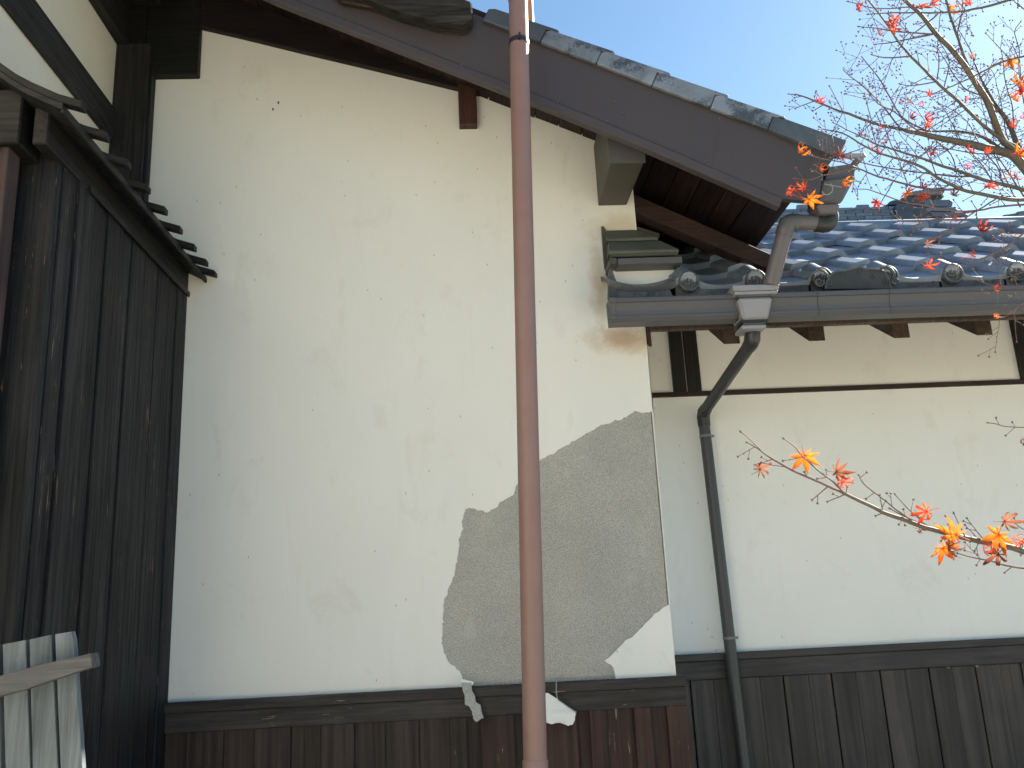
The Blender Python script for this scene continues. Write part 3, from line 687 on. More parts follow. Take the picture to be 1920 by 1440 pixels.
_pf = prof; prof = [(.0,.040),(.08,.030),(.17,.021),(.27,.012),(.40,.004),(.52,.0),(.66,.001),(.80,.007),(.92,.016),(1.0,.024)]
half = tile_mesh('end_pan_tile', M['tile_dark'], .30); prof = _pf
inst('end_pan_tile', half, fl, (x_first, EYY, EZ-.034), (AN, 0, 0))
mb = MB(); mb.prism([onY(*p, 3.812) for p in ((1152,534),(1175,536),(1195,544),(1215,549),(1235,547),(1255,541),(1262,556),(1150,557))], (0, .012, 0)); b5 = put('scroll_band', mb, M['tile_face'], fl)
mb = MB()
for k in range(5):
    c_ = onY(1190+k*12, 552, 3.811); spiral(c_.x, c_.z, .009, .002, k*2., 1.2, 3.811, mb, .0022)
mb2 = MB(); mb2.prism([onY(*p, 3.80) for p in ((1142,505),(1147,505),(1156,528),(1158,556),(1142,556))], (0, .05, 0)); put('end_return', mb2, M['tile_face'], fl)
put('scroll_relief', mb, M['tile_face'], b5)

# ================================================================== wing gutter
GY0 = 3.68; gx0 = .645; gz = onY(1500, 547, GY0).z; ht = .118
gut = thing('wing_gutter', 'long dark brown gutter along the tile eaves with an open left end', 'gutter', (gx0, GY0+.06, gz))
pf = [(-.0, 0), (-.004, -.006), (-.004, -.022), (.004, -.026), (.012, -.060), (.012, -.082), (.006, -.086), (.006, -.096), (.022, -.112), (.095, -.112), (.105, -.0), (.100, -.0), (.092, -.106), (.026, -.106), (.012, -.090), (.018, -.060), (.010, -.022), (.003, -.004)]
mb = MB(); mb.prism([(gx0, GY0+y, gz+z) for y, z in pf], (4.4, 0, 0)); put('trough', mb, M['gutter'], gut)
for (p0_, p1_) in ((gx0-.004, gx0+.022),):
    mb = MB(); mb.prism([(p0_, GY0+y-.003, gz+z+.002) for y, z in [(-.0, 0), (-.006, -.006), (-.006, -.024), (.002, -.03), (.010, -.060), (.010, -.084), (.002, -.086), (.002, -.098), (.022, -.116), (.096, -.116), (.106, .0)]], (p1_-p0_, 0, 0)); put('end_cap', mb, M['gutter'], gut, .002)
mb = MB(); mb.box(gx0-.0045, gx0-.004, GY0+.018, GY0+.092, gz-.10, gz-.012); put('end_shade_plate', mb, M['black_pvc'], gut)  # black plate on the cap, painted-in shade of the hollow end
for xj, w in ((onY(1534, 560, GY0).x, .004), (onY(1669, 560, GY0).x, .004)):
    mb = MB(); mb.prism([(xj, GY0+y-.0025, gz+z) for y, z in [(-.0, .001), (-.005, -.006), (-.005, -.022), (.003, -.027), (.011, -.060), (.011, -.082), (.005, -.086), (.005, -.097), (.022, -.114), (.03, -.112), (.03, 0)]], (w, 0, 0)); put('joint', mb, M['gutter'], gut)
# hopper box on the gutter
hp_ = thing('hopper_downpipe', 'black downpipe with a grey hopper head, kinked back to the wing wall', 'downpipe', (1.23, 4.5, 0))
def hbox(xa, xb, ya, yb, x2a, x2b, nm, mat, dY=.16, Y=3.655, bev=.005, inset=0):
    a, b, c, d = onY(xa, ya, Y), onY(xb, ya, Y), onY(x2b, yb, Y+inset), onY(x2a, yb, Y+inset)
    a.z = b.z = (a.z+b.z)/2; c.z = d.z = (c.z+d.z)/2
    bk = Vector((0, dY, 0)); bk2 = Vector((0, dY-2*inset, 0)); mb = MB(); mb.hexa([d, c, c+bk2, d+bk2, a, b, b+bk, a+bk]); return put(nm, mb, mat, hp_, bev)
hbox(1373, 1462, 533, 544, 1375, 1461, 'hopper_rim', M['grey_pvc'], .19, 3.64)
hbox(1377, 1459, 545.5, 551, 1378, 1458, 'hopper_rim', M['grey_pvc'], .175, 3.645, .002)
hbox(1383, 1450, 556, 599, 1394, 1441, 'hopper_body', M['grey_pvc'], .17, 3.645, .012, .014)
hbox(1384, 1449, 551, 556, 1384, 1449, 'hopper_neck', M['gutter'], .16, 3.652, .001)
hbox(1388, 1442, 599, 604, 1390, 1440, 'hopper_collar', M['black_pvc'], .12, 3.66, .002)
hbox(1391, 1437, 609, 616, 1391, 1437, 'hopper_collar', M['grey_pvc'], .11, 3.665, .003)
hbox(1394, 1434, 604.5, 608.5, 1394, 1434, 'hopper_collar', M['gutter'], .10, 3.67, .001)
rr_ = .030
u1 = onY(1412, 622, 3.72); u2 = onY(1411, 640, 3.72)
mb = MB(); mb.tube([u1+Vector((0,0,.03)), u1-Vector((0,0,.006))], rr_+.006, 18); put('socket', mb, M['grey_pvc'], hp_)
v1 = onY(1318, 775, 4.52); v2 = onY(1316, 812, 4.52)
dd = (v1-u2).normalized()
mb = MB(); mb.tube([u1, u2+Vector((0,0,.012)), u2+dd*.02, u2+dd*.05], rr_+.003, 18); put('elbow', mb, M['black_pvc'], hp_)
mb = MB(); mb.tube([u2+dd*.03, v1-dd*.03], rr_, 18); put('pipe', mb, M['black_pvc'], hp_)
mb = MB(); mb.tube([v1-dd*.06, v1-dd*.02, v1+Vector((0,0,-.02)), v1+Vector((0, 0, -.07))], rr_+.003, 18); put('elbow', mb, M['black_pvc'], hp_)
v3 = Vector((v1.x+.035, 4.52, .0))
mb = MB(); mb.tube([v1+Vector((0,0,-.05)), v3], rr_, 20); put('pipe', mb, M['slate_pvc'], hp_)
for yy in (817, 1197):
    tz = onY(1350, yy, 4.52).z; k = (v1.z-tz)/(v1.z-v3.z); c_ = v1.lerp(v3, k); mb = MB(); mb.tube([c_+Vector((0,0,.006)), c_-Vector((0,0,.006))], rr_+.003, 20)
    mb.box(c_.x+.028, c_.x+.045, c_.y-.004, c_.y+.002, c_.z-.006, c_.z+.006); mb.box(c_.x-.006, c_.x+.006, c_.y+.02, RWY, c_.z-.004, c_.z+.004)
    put('clamp', mb, M['band'], hp_)

# ================================================================== red brown downpipe in front
red = thing('red_downpipe', 'tall red brown downpipe standing in front of the white wall', 'downpipe', (.17, 3.2, 0))
RY = 3.27
ra, rb_ = onY(970, -60, RY), onY(1004, 1440, RY-.06)
dirp = (ra-rb_).normalized(); base = rb_-dirp*(rb_.z/dirp.z); topp = rb_+dirp*6
r0_ = .0412
mb = MB(); mb.tube([base, topp], r0_, 32, True); put('pipe', mb, M['red_pvc'], red)
def at_px(y): 
    k = min((abs((onY(0, y, RY) - (base+dirp*s_/500.)).z), s_) for s_ in range(0, 3000))
    return base+dirp*(k[1]/500.)
def atz(y, Y=RY): z = onY(985, y, Y).z; return base+dirp*((z-base.z)/dirp.z)
mb = MB(); c_ = atz(1426, RY-.06); mb.tube([c_-dirp*.09, c_-dirp*.003, c_+dirp*.002], [r0_+.0035, r0_+.0035, r0_+.0005], 32); put('socket', mb, M['red_pvc'], red)
mb = MB(); c_ = atz(2); mb.tube([c_, c_+dirp*.004, c_+dirp*.1], [r0_+.0005, r0_+.0035, r0_+.0035], 32); put('socket', mb, M['red_pvc'], red)
mb = MB(); c_ = atz(83); mb.tube([c_-dirp*.011, c_+dirp*.011], r0_+.0025, 28); cm = put('pipe_clamp', mb, M['black_pvc'], red)
mb = MB(); mb.box(c_.x-.004, c_.x+.004, c_.y-r0_-.014, c_.y-r0_, c_.z-.013, c_.z+.016); put('clamp_bolt', mb, M['black_pvc'], cm); mb = MB(); mb.tube([c_+Vector((.0, r0_, 0)), c_+Vector((.0, .16, .0))], .006, 8); put('clamp_arm', mb, M['black_pvc'], cm)
cp2 = thing('copper_pipe', 'sunlit orange copper pipe rising behind the top of the red brown downpipe', 'pipe', onY(994, 38, 4.3))
a = onY(992, 48, 4.3); mb = MB(); mb.tube([a-Vector((0,0,.1)), a+Vector((.01, 0, 1.5))], .029, 18); put('pipe', mb, M['copper_lit'], cp2)

# plaster flakes hanging below the patch
f1 = thing('hanging_plaster_strip', 'torn strip of grey backed plaster hanging over the rail', 'plaster flake', onY(885, 1300, 3.94))
def flake(pts, Y0, Y1, th, mat, par, nm, amp=.002):
    q = [onY(x, y, Y0+(Y1-Y0)*(y-pts[0][1])/max(1, (max(p[1] for p in pts)-pts[0][1]))) for x, y in pts]
    q = rough_line(q+[q[0]], amp, .008, 3)[:-1]; mb = MB()
    n = len(q); ctr = sum(q, Vector((0,0,0)))/n
    mb.prism([Vector((p.x, 0, p.z)) for p in q], (0, th, 0))
    for i in range(n): mb.v[i].y = 0; 
    # restore the slight lean of the flake
    zt_, zb_ = max(p.z for p in q), min(p.z for p in q)
    for v in mb.v: v.y += Y0+(Y1-Y0)*((zt_-v.z)/(zt_-zb_))+.012*math.sin((v.x-ctr.x)*25)
    return put(nm, mb, mat, par)
flake([(864,1279),(883,1280),(886,1297),(891,1305),(893,1317),(901,1322),(904,1340),(907,1347),(893,1354),(887,1348),(885,1334),(879,1324),(872,1321),(871,1304)], 3.94, 3.90, .005, M['render'], f1, 'strip')
flake([(862,1272),(888,1279),(887,1284),(866,1283)], 3.945, 3.935, .006, M['plaster_wing'], f1, 'white_edge', .001)
f2 = thing('hanging_plaster_piece', 'white broken plaster piece dangling on a wire beside the red brown downpipe', 'plaster flake', onY(1050, 1330, 3.92))
flake([(1022,1300),(1027,1299),(1036,1305),(1048,1312),(1058,1322),(1072,1330),(1081,1335),(1078,1350),(1074,1360),(1066,1362),(1050,1355),(1034,1357),(1022,1354),(1010,1345),(1008,1318)], 3.93, 3.90, .006, M['plaster_wing'], f2, 'piece')
mb = MB(); mb.tube([onY(*p, Y) for p, Y in (((1058,1266), 3.95), ((1047,1270), 3.93), ((1043,1276), 3.925), ((1043,1300), 3.915), ((1046,1312), 3.912), ((1060,1322), 3.91), ((1079,1335), 3.91), ((1080,1339), 3.905))], .0022, 6); put('wire', mb, M['wire'], f2)

# ================================================================== left building
LXU = -1.735; LX = -1.352
lb = thing('left_building', 'dark timber framed building at the left with cream plaster above charred planks', 'building', (-1.9, 2.7, 0))
mb = MB(); mb.box(-6, LXU-.02, -2, WY+.0, 0, 5.0); mb.box(LXU-.02, LXU, -2, WY, 3.0, 4.5); put('upper_wall', mb, M['plaster_old'], lb)
z0_, z1_ = 3.902, 4.084
mb = MB(); mb.box(LXU, LXU+.02, -2, WY-.07, z0_, z1_); put('wall_beam', mb, M['char_y'], lb, .003)
mb = MB(); mb.box(LXU, LXU+.055, -2, WY-.02, 4.455, 4.70); mb.box(LXU, LXU+.2, -2, WY-.02, 4.70, 4.95); put('wall_beam', mb, M['char_y'], lb, .003)
mb = MB(); mb.prism([(LXU-.1, -2, 5.0), (-.95, -2, 4.72), (-.95, -2, 4.80), (LXU-3.2, -2, 6.2), (LXU-3.2, -2, 5.0)], (0, WY+2-.56, 0)); put('upper_roof', mb, M['char_y'], lb)
# plank wall under the pent roof
zt_p = 3.16
psm = [98,137,158,179,204,233,256,277,300,333]
ys = [2.74]+[onX(x, 640, LX).y for x in psm[1:]]+[WY+.0]
ys = sorted(ys)
ys = [2.74]
while ys[-1] < WY-.16: ys.append(ys[-1]+rnd.choice((.085, .10, .115, .13, .145)))
ys.append(WY-.002)
for i in range(len(ys)-1):
    pr = rnd.uniform(0, .006)+(.006 if i % 2 else 0)
    mb = MB(); mb.box(LX-.02, LX+pr, ys[i]+.0015, ys[i+1]-.0015, 0, zt_p); put('plank', mb, M['char'], lb, .0035)
# wide corner board and posts at the near end
mb = MB(); mb.box(-1.66, LX-.004, 2.70, 2.739, 0, zt_p); put('corner_board', mb, M['char'], lb, .004)
a = onY(2, 450, 2.62).x; b_ = onY(24, 450, 2.62).x
mb = MB(); b_ -= .035; mb.box(-1.78, b_-.016, 2.60, 2.66, 0, 3.16); pp = put('jamb_post', mb, M['pink_pole'], lb, .003, label='faded reddish brown post at the left edge')
mb = MB(); mb.box(b_-.015, b_+.012, 2.585, 2.66, 0, 3.16); put('jamb_strip', mb, M['pink_pole'], lb, .003)
mb = MB(); mb.box(-1.75, onY(38, 230, 2.56).x, 2.56, 2.74, onY(20, 268, 2.56).z, 3.30); put('lintel', mb, M['char_x'], lb, .005)
# fascia beam carrying the pent roof
fz0, fz1 = 3.114, 3.246
mb = MB(); mb.box(LX-.036, LX+.014, 2.585, WY-.004, fz0, fz1); put('eave_beam', mb, M['char_y'], lb, .005)
mb = MB(); mb.box(LX+.0145, LX+.024, 2.9, WY-.004, fz0-.012, fz0+.012); put('trim_lath', mb, M['char_y'], lb, .002)
# curved pent roof: profile in the X-Z plane
cpts = [onY(x, y, 2.50) for x, y in ((0,128),(30,149),(60,165),(110,187),(150,198))]
tipx = -1.183
pc = [(p.x, p.z) for p in cpts]+[(tipx-.012, 3.193)]
dx = pc[0][0]-pc[1][0]; pc = [(-1.76, pc[0][1]+(pc[0][0]+1.76)*.80)]+pc
def roofprof(zoff, xmax): 
    out = [(x, z+zoff) for x, z in pc if x < xmax]; x1_, z1__ = out[-1]
    nx = [q for q in pc if q[0] >= xmax]
    if nx: k = (xmax-x1_)/(nx[0][0]-x1_); out.append((xmax, z1__+(nx[0][1]+zoff-z1__)*k))
    return out
up_, dn_ = roofprof(-.010, -1.255), roofprof(-.030, -1.255)
n = len(up_); nb = 11; y0b = 2.495; wb = (WY-.003-y0b)/nb
for i in range(nb):
    y0q = y0b+wb*i; mb = MB(); mb.prism([(x, y0q+.001, z) for x, z in up_]+[(x, y0q+.001, z) for x, z in reversed(dn_)], (0, wb-.002, 0)); put('roof_board', mb, M['char_x'], lb)
by = [2.513, 2.697, 2.885, 3.078, 3.267, 3.452, 3.640, 3.814, 3.955]
for k, y in enumerate(by):
    up2 = [(x, z+.018) for x, z in pc]; dn2 = [(x, z-.009) for x, z in pc]
    if k == 8: up2[-1] = (up2[-1][0], up2[-1][1]-.005)
    mb = MB(); mb.prism([(x, y-.02, z) for x, z in up2]+[(x, y-.02, z) for x, z in reversed(dn2)], (0, .04, 0)); put('roof_batten', mb, M['char_x'] if k else M['char_x'], lb, .0025)
mb = MB(); mb.box(-1.262, -1.250, 2.50, WY-.004, 3.172, 3.193); put('eave_edge', mb, M['char_y'], lb, .002)

# leaning wooden lattice panel at lower left
fn = thing('board_panel', 'small silver grey weathered board panel with a cross batten at the lower left', 'fence panel', onY(70, 1440, 2.1)-Vector((0, 0, .25)))
FY = 2.10
def quad(p, Y, th): mb = MB(); mb.prism([onY(x, y, Y) for x, y in p], (0, th, 0)); return mb
for pts in ([(-40,1214),(-3,1209),(2,1480),(-36,1480)], [(5,1208),(48,1200),(63,1640),(14,1640)], [(55,1199),(96,1190),(118,1640),(66,1640)], [(103,1189),(134,1184),(138,1200),(168,1640),(122,1640)]):
    put('board', quad(pts, FY, .02), M['grey_wood'], fn, .0012)
put('cross_batten', quad([(-60,1284),(0,1267),(80,1245),(170,1225),(173,1251),(150,1258),(110,1271),(40,1295),(-5,1307),(-60,1325)], FY-.045, .044), M['grey_wood_x'], fn, .0015)

# ================================================================== far hall roofs beyond
far = thing('far_hall', 'distant tiled ridge with stacked flat tiles and a ridge end ornament beyond the wing', 'building', (5, 10.4, 0))
DY = 10.0
zt_f = onY(1620, 388, DY).z; xL = 2.0; xR = onY(1684, 395, DY).x
rowh = .047
for r2 in range(6):
    x = xL + (.11 if r2 % 2 else 0)
    while x < xR-.02:
        x1 = min(x+.225, xR); mb = MB(); mb.box(x+.003, x1-.003, DY+r2*-.012, DY+.3, zt_f-(r2+1)*rowh+.004, zt_f-r2*rowh)
        put('ridge_course_tile', mb, M['tile_far'], far, .004); x += .228
mb = MB(); mb.box(xL, xR, DY+.03, DY+.28, zt_f-8*rowh, zt_f-.006); put('ridge_core', mb, M['tile_dark'], far)
for px_ in (1505, 1617, 1668): 
    c_ = onY(px_, 390, DY+.1); mb = MB(); mb.tube([c_-Vector((.07,0,.0)), c_+Vector((.07,0,0))], .045, 12); put('ridge_cap', mb, M['tile_far'], far)
K = lambda x, y, Y=DY: onY(1640+x/6.857, 200+y/6.857, Y)
def fp(pts, Y, th, mat, nm): mb = MB(); mb.prism([K(*p, Y) for p in pts], (0, th, 0)); return put(nm, mb, mat, far, .008)
fp([(275,1262),(330,1240),(420,1250),(600,1288),(680,1330),(740,1400),(790,1480),(300,1480)], DY-.10, .2, M['tile_dark'], 'ridge_end_ornament')
fp([(165,1262),(190,1220),(240,1200),(330,1192),(340,1262)], DY, .2, M['tile_dark'], 'ridge_cap')
fp([(330,1240),(340,1175),(470,1130),(690,1120),(700,1190),(640,1290),(420,1250)], DY+.02, .3, M['tile_dark'], 'ridge_core')
fp([(465,1095),(520,1080),(880,1028),(905,1060),(900,1105),(470,1135)], DY-.03, .3, M['tile_far'], 'ridge_course_tile')
fp([(690,1120),(880,1105),(900,1150),(860,1190),(690,1190)], DY+.05, .3, M['tile_face'], 'ridge_course_tile')
fp([(640,1205),(700,1195),(980,1190),(1010,1220),(1000,1285),(640,1290)], DY-.05, .3, M['tile_far'], 'ridge_course_tile')
fp([(650,1300),(720,1296),(1030,1290),(1060,1320),(1050,1345),(690,1345)], DY-.08, .3, M['tile_far'], 'ridge_course_tile')
fp([(720,1352),(1160,1352),(1200,1390),(1200,1415),(760,1415)], DY-.11, .3, M['tile_far'], 'ridge_course_tile')
fp([(760,1422),(1300,1422),(1420,1480),(800,1480)], DY-.14, .3, M['tile_far'], 'ridge_course_tile')
# sloping verge of another roof rising at right
nb_ = 8
for k in range(nb_):
    xa, xb = 1855+k*26, 1855+(k+1)*26
    ya = lambda x: 412-(x-1855)*.24
    mb = MB(); mb.prism([onY(xa, ya(xa)-3, 8.5), onY(xb+3, ya(xb)-1, 8.5), onY(xb, ya(xb)+14, 8.5), onY(xa, ya(xa)+14, 8.5)], (0, .5, 0)); put('verge_tile', mb, M['tile_far'], far, .006)
zl = zt_f-6*rowh-.35
mb = MB(); mb.prism([(xL-4, DY+.1, 0), (xR+6, DY+.1, 0), (xR+6, DY+.1, zl), (xL-4, DY+.1, zl)], (0, 3, 0)); put('hall_body', mb, M['tile_dark'], far)

# ================================================================== maple
tree = thing('maple_tree', 'nearly bare maple with thin twigs and few red and orange leaves at the right', 'tree', (1.95, 2.2, 0))
A6 = lambda x, y: (1480+x/3.6, y/3.6)
A7 = lambda x, y: (1370+x/3.491, 780+y/3.491)
A5 = lambda x, y: (1450+x/4.085, 330+y/4.085)
A8 = lambda x, y: (1640+x/6.857, y/6.857)
A9 = lambda x, y: (1460+x/6.857, 80+y/6.857)
A10 = lambda x, y: (1460+x/6.857, 230+y/6.857)
A11 = lambda x, y: (1640+x/6.857, 200+y/6.857)
tw = MB(); limbs = MB(); buds = MB()
BR = []   # (points3d, r0, r1)
def smooth(pts, sub=3):
    out = []
    for i in range(len(pts)-1):
        p0, p1, p2, p3 = pts[max(i-1, 0)], pts[i], pts[i+1], pts[min(i+2, len(pts)-1)]
        for k in range(sub):
            t_ = k/sub; out.append(.5*((2*p1)+(p2-p0)*t_+(2*p0-5*p1+4*p2-p3)*t_*t_+(3*p1-p0-3*p2+p3)*t_**3))
    out.append(pts[-1]); return out
def branch(conv, pts, w0, w1, Y0, Y1=None, dens=1.0, big=False):
    """w in photo pixels at Y"""
    Y1 = Y0 if Y1 is None else Y1; n = len(pts)
    P3 = [onY(*conv(*p), Y0+(Y1-Y0)*i/(n-1)+noise.noise(Vector((i*.7, Y0*9, w0)))*.03) for i, p in enumerate(pts)]
    P3 = smooth(P3, 3); m = len(P3)
    P3 = [p+Vector((noise.noise(p*31), 0, noise.noise(p*31+Vector((9,9,9)))))*.0022 for p in P3]
    sc = Y0/1580.0
    rr = [max(.0009, (w0+(w1-w0)*i/(m-1))*sc*.5) for i in range(m)]
    (limbs if w0 > 5 else tw).tube(P3, rr, 7 if w0 > 5 else 5)
    BR.append((P3, rr, dens)); return P3
def bud(p, d, s_=1.0):
    d = d.normalized(); buds.tube([p-d*.001*s_, p+d*.0016*s_, p+d*.0042*s_, p+d*.0062*s_], [.0010*s_, .0019*s_, .0014*s_, .0002], 5)
def twig(p, d, L, r, depth=0):
    n = max(3, int(L/.012)); pts = [p]; dd_ = d.normalized()
    for i in range(n):
        dd_ = (dd_+Vector((rnd.uniform(-1, 1), rnd.uniform(-1, 1), rnd.uniform(-.8, 1)))*.055).normalized(); pts.append(pts[-1]+dd_*L/n)
    tw.tube(pts, [r*(1-.35*i/n) for i in range(n+1)], 4)
    # paired end buds
    s2 = dd_.cross(Vector((0, 1, 0))).normalized()
    bud(pts[-1], dd_+s2*.5, .8); bud(pts[-1], dd_-s2*.5, .8)
    if depth < TD and L > .025:
        for i in range(1, n):
            if rnd.random() < .42:
                s3 = rnd.choice((-1, 1))*s2+Vector((0, rnd.uniform(-.7, .7), 0)); twig(pts[i], dd_*.8+s3*.8, L*rnd.uniform(.25, .5), r*.75, depth+1)
            elif rnd.random() < .4: bud(pts[i], dd_+s2*rnd.choice((-1, 1)), .6)
TD = 2
trunk_top = Vector((1.72, 2.15, 2.95))
# main limbs
branch(A6, [(1760,1330),(1700,1260),(1640,1190),(1584,1130),(1500,1045),(1350,1003),(1200,970),(1050,940),(900,905),(780,880)], 26, 8, 2.12, 2.0, .3)
branch(A6, [(780,880),(650,850),(560,830),(400,770),(300,735),(200,695),(110,655),(50,640),(0,632)], 6.5, 1.8, 2.0, 1.9, .8)
branch(A6, [(1600,1130),(1530,1010),(1450,960),(1400,850),(1340,690),(1290,610),(1180,440),(1080,320),(985,225),(900,115),(780,0),(700,-90)], 17, 6, 2.1, 1.9, .8)
branch(A6, [(1584,1060),(1540,980),(1480,830),(1400,720),(1340,620),(1290,520),(1240,400)], 14, 2.5, 2.12, 2.3, .8)
branch(A6, [(1400,760),(1330,650),(1280,590),(1220,470),(1160,330),(1130,240),(1090,120),(1060,0),(1050,-60)], 7, 4, 2.2, 2.1, .9)
branch(A6, [(1530,1015),(1420,930),(1300,840),(1200,740),(1100,650),(985,545),(880,440),(810,370),(740,290),(690,210),(620,110),(530,0)], 8, 3, 2.05, 1.85, .8)
branch(A6, [(1470,1030),(1330,940),(1230,900),(1100,885),(960,888),(880,875)], 7, 3, 2.1, 2.2, .6)
branch(A6, [(1720,1370),(1640,1350),(1584,1345),(1480,1345),(1350,1320),(1200,1290),(1120,1260),(1000,1200),(900,1130),(760,1080),(600,1030),(480,970),(360,900),(250,880),(200,870)], 10, 1.6, 1.95, 1.8, .8)
branch(A6, [(1640,1300),(1510,1260),(1380,1230),(1240,1190),(1130,1150),(1000,1110),(870,1060),(700,1010),(560,960),(440,900),(300,830)], 9, 1.6, 2.0, 1.9, .8)
branch(A6, [(1700,1370),(1584,1380),(1400,1395),(1270,1420),(1130,1425),(900,1385),(760,1360),(620,1310),(520,1280),(440,1275)], 5, 1.5, 1.8, 1.75, .5)
branch(A6, [(1140,1275),(1000,1280),(850,1260),(700,1220),(560,1180),(470,1140),(380,1100),(260,1080),(130,1045)], 5, 1.8, 1.9, 1.7, .8)
branch(A6, [(1240,1190),(1100,1190),(900,1165),(700,1140),(510,1105),(380,1060),(250,1010)], 4, 1.5, 2.0, 1.95, .7)
branch(A6, [(470,1140),(400,1150),(230,1185),(130,1215),(40,1205)], 3.6, 1.6, 1.8, 1.7, .8)
branch(A6, [(130,1215),(100,1240),(60,1255),(40,1262)], 2, 1.4, 1.7, 1.7, .5)
branch(A6, [(940,905),(900,870),(760,790),(650,600),(560,470),(490,385)], 4.5, 1.8, 2.0, 2.1, .8)
branch(A6, [(780,880),(740,860),(640,730),(520,600),(440,540),(370,480),(368,460)], 4, 1.6, 2.0, 2.05, .8)
branch(A6, [(900,905),(800,830),(700,750),(600,700),(510,590),(480,560)], 3.2, 1.5, 2.0, 1.95, .9)
branch(A6, [(985,550),(820,580),(750,570)], 3, 1.6, 1.95, 1.95, .6)
branch(A6, [(810,382),(640,390),(560,370)], 3.4, 1.8, 1.9, 1.9, .6)
branch(A6, [(985,232),(720,215),(600,195),(470,180)], 3.6, 1.6, 1.95, 1.95, .7)
branch(A6, [(985,228),(780,270),(660,290),(580,300)], 3.8, 1.6, 1.95, 1.95, .7)
branch(A6, [(1620,-40),(1490,0),(1300,50),(1130,80),(860,85),(700,85),(540,95)], 6.5, 2, 1.8, 1.8, .7)
branch(A6, [(900,60),(820,50),(650,58),(520,45),(400,12)], 3.2, 1.6, 1.8, 1.8, .9)
branch(A6, [(1000,98),(900,180),(830,230),(800,285)], 3.6, 1.8, 1.7, 1.7, .3)
branch(A6, [(1660,340),(1584,380),(1450,415),(1330,470),(1200,540),(1050,600),(970,630),(880,615)], 5, 1.8, 1.8, 1.8, .6)
branch(A6, [(1584,700),(1560,560),(1555,420),(1550,330),(1520,220),(1560,150)], 3, 1.8, 2.2, 2.2, .8)
branch(A6, [(1530,980),(1515,850),(1500,700),(1460,560),(1440,400),(1430,350)], 3.4, 1.6, 2.2, 2.3, .9)
branch(A6, [(1500,1000),(1460,880),(1440,740),(1410,620),(1380,500),(1340,450)], 3, 1.5, 2.3, 2.3, .9)
branch(A6, [(1490,1040),(1350,1040),(1200,1030),(1050,1000),(950,1010),(870,990)], 3, 1.5, 2.1, 2.2, .8)
branch(A6, [(1440,1230),(1400,1120),(1330,1040),(1260,930),(1200,820),(1100,740),(1000,690),(940,640)], 3, 1.4, 2.0, 2.2, .8)
branch(A6, [(1130,1150),(1090,1040),(1000,960),(940,860),(880,760),(830,690),(780,640)], 3.2, 1.4, 2.0, 2.2, .8)
branch(A6, [(1000,540),(1010,420),(1000,330),(1010,180),(1020,80)], 2.6, 1.5, 2.2, 2.2, .8)
branch(A6, [(1040,600),(1080,430),(1060,360),(1000,260)], 2.6, 1.5, 2.2, 2.2, .9)
branch(A6, [(1290,640),(1200,610),(1120,520),(1060,420),(1010,340)], 3.4, 1.6, 2.1, 2.2, .8)
branch(A6, [(1130,250),(1150,130),(1170,60),(1160,-20)], 2.6, 1.5, 2.1, 2.1, .8)
branch(A6, [(1250,400),(1210,320),(1170,250),(1140,200)], 2.6, 1.4, 2.2, 2.2, .9)
branch(A6, [(1640,140),(1584,60),(1530,20),(1500,-20)], 3, 2, 2.0, 2.0, .8)
branch(A6, [(1560,1400),(1500,1290),(1460,1200),(1400,1090),(1350,960),(1320,900),(1270,780)], 3.4, 1.5, 2.3, 2.4, .7)
branch(A6, [(1380,1235),(1290,1100),(1200,1000),(1120,880),(1060,760),(1010,700)], 3, 1.4, 2.3, 2.4, .8)
branch(A6, [(1584,1330),(1500,1200),(1430,1090),(1380,1010)], 4, 2, 2.2, 2.2, .7)
branch(A6, [(1000,1200),(930,1030),(860,960),(800,920),(740,880)], 3, 1.4, 2.1, 2.2, .8)
branch(A6, [(760,1080),(700,1010),(620,980),(560,1000)], 2.4, 1.4, 1.9, 1.9, .8)
# over the wing roof
branch(A5, [(1990,400),(1920,440),(1800,530),(1650,610),(1550,650),(1380,682),(1250,640),(1190,600)], 4, 1.6, 1.8, 1.8, .7)
branch(A5, [(1700,180),(1560,265),(1400,380),(1280,460),(1200,485)], 3.6, 1.6, 1.8, 1.8, .8)
branch(A5, [(1560,265),(1400,300),(1200,340),(1000,345),(950,325),(905,275)], 4.5, 1.5, 1.85, 1.85, .8)
branch(A5, [(1980,400),(1880,425),(1800,440),(1660,395)], 2.4, 1.5, 1.9, 1.9, .8)
branch(A5, [(1990,760),(1900,740),(1800,690),(1720,640)], 2.4, 1.5, 1.9, 1.9, .8)
branch(A5, [(1990,920),(1920,970),(1820,1050),(1760,1080),(1700,1075)], 2.4, 1.5, 1.9, 1.9, .7)
branch(A5, [(1990,860),(1800,850),(1650,830),(1560,795)], 2.0, 1.3, 1.9, 1.9, .7)
# low branch in front of the wing wall
branch(A7, [(2200,960),(2050,915),(1920,885),(1800,852),(1600,812),(1400,765),(1200,705),(1000,630),(850,560),(720,495)], 14, 5.5, 1.75, 1.7, .45)
branch(A7, [(720,495),(640,460),(500,400),(360,335),(240,260),(180,215),(110,175)], 5, 2, 1.7, 1.68, .6)
branch(A7, [(190,222),(130,160),(70,105)], 2.6, 1.6, 1.68, 1.68, .5)
branch(A7, [(740,500),(680,440),(600,375),(480,270),(420,205),(350,150)], 4.2, 2, 1.7, 1.67, .6)
branch(A7, [(360,335),(290,325),(220,312)], 2, 1.5, 1.68, 1.68, .3)
branch(A7, [(1200,700),(1080,610),(1020,560),(940,500),(870,440),(840,395)], 3, 1.6, 1.7, 1.7, .7)
branch(A7, [(1300,740),(1210,650),(1130,570),(1075,515)], 2.6, 1.5, 1.72, 1.72, .6)
branch(A7, [(2050,1010),(1920,995),(1800,980),(1700,950),(1600,925),(1450,890)], 4, 2, 1.75, 1.72, .5)
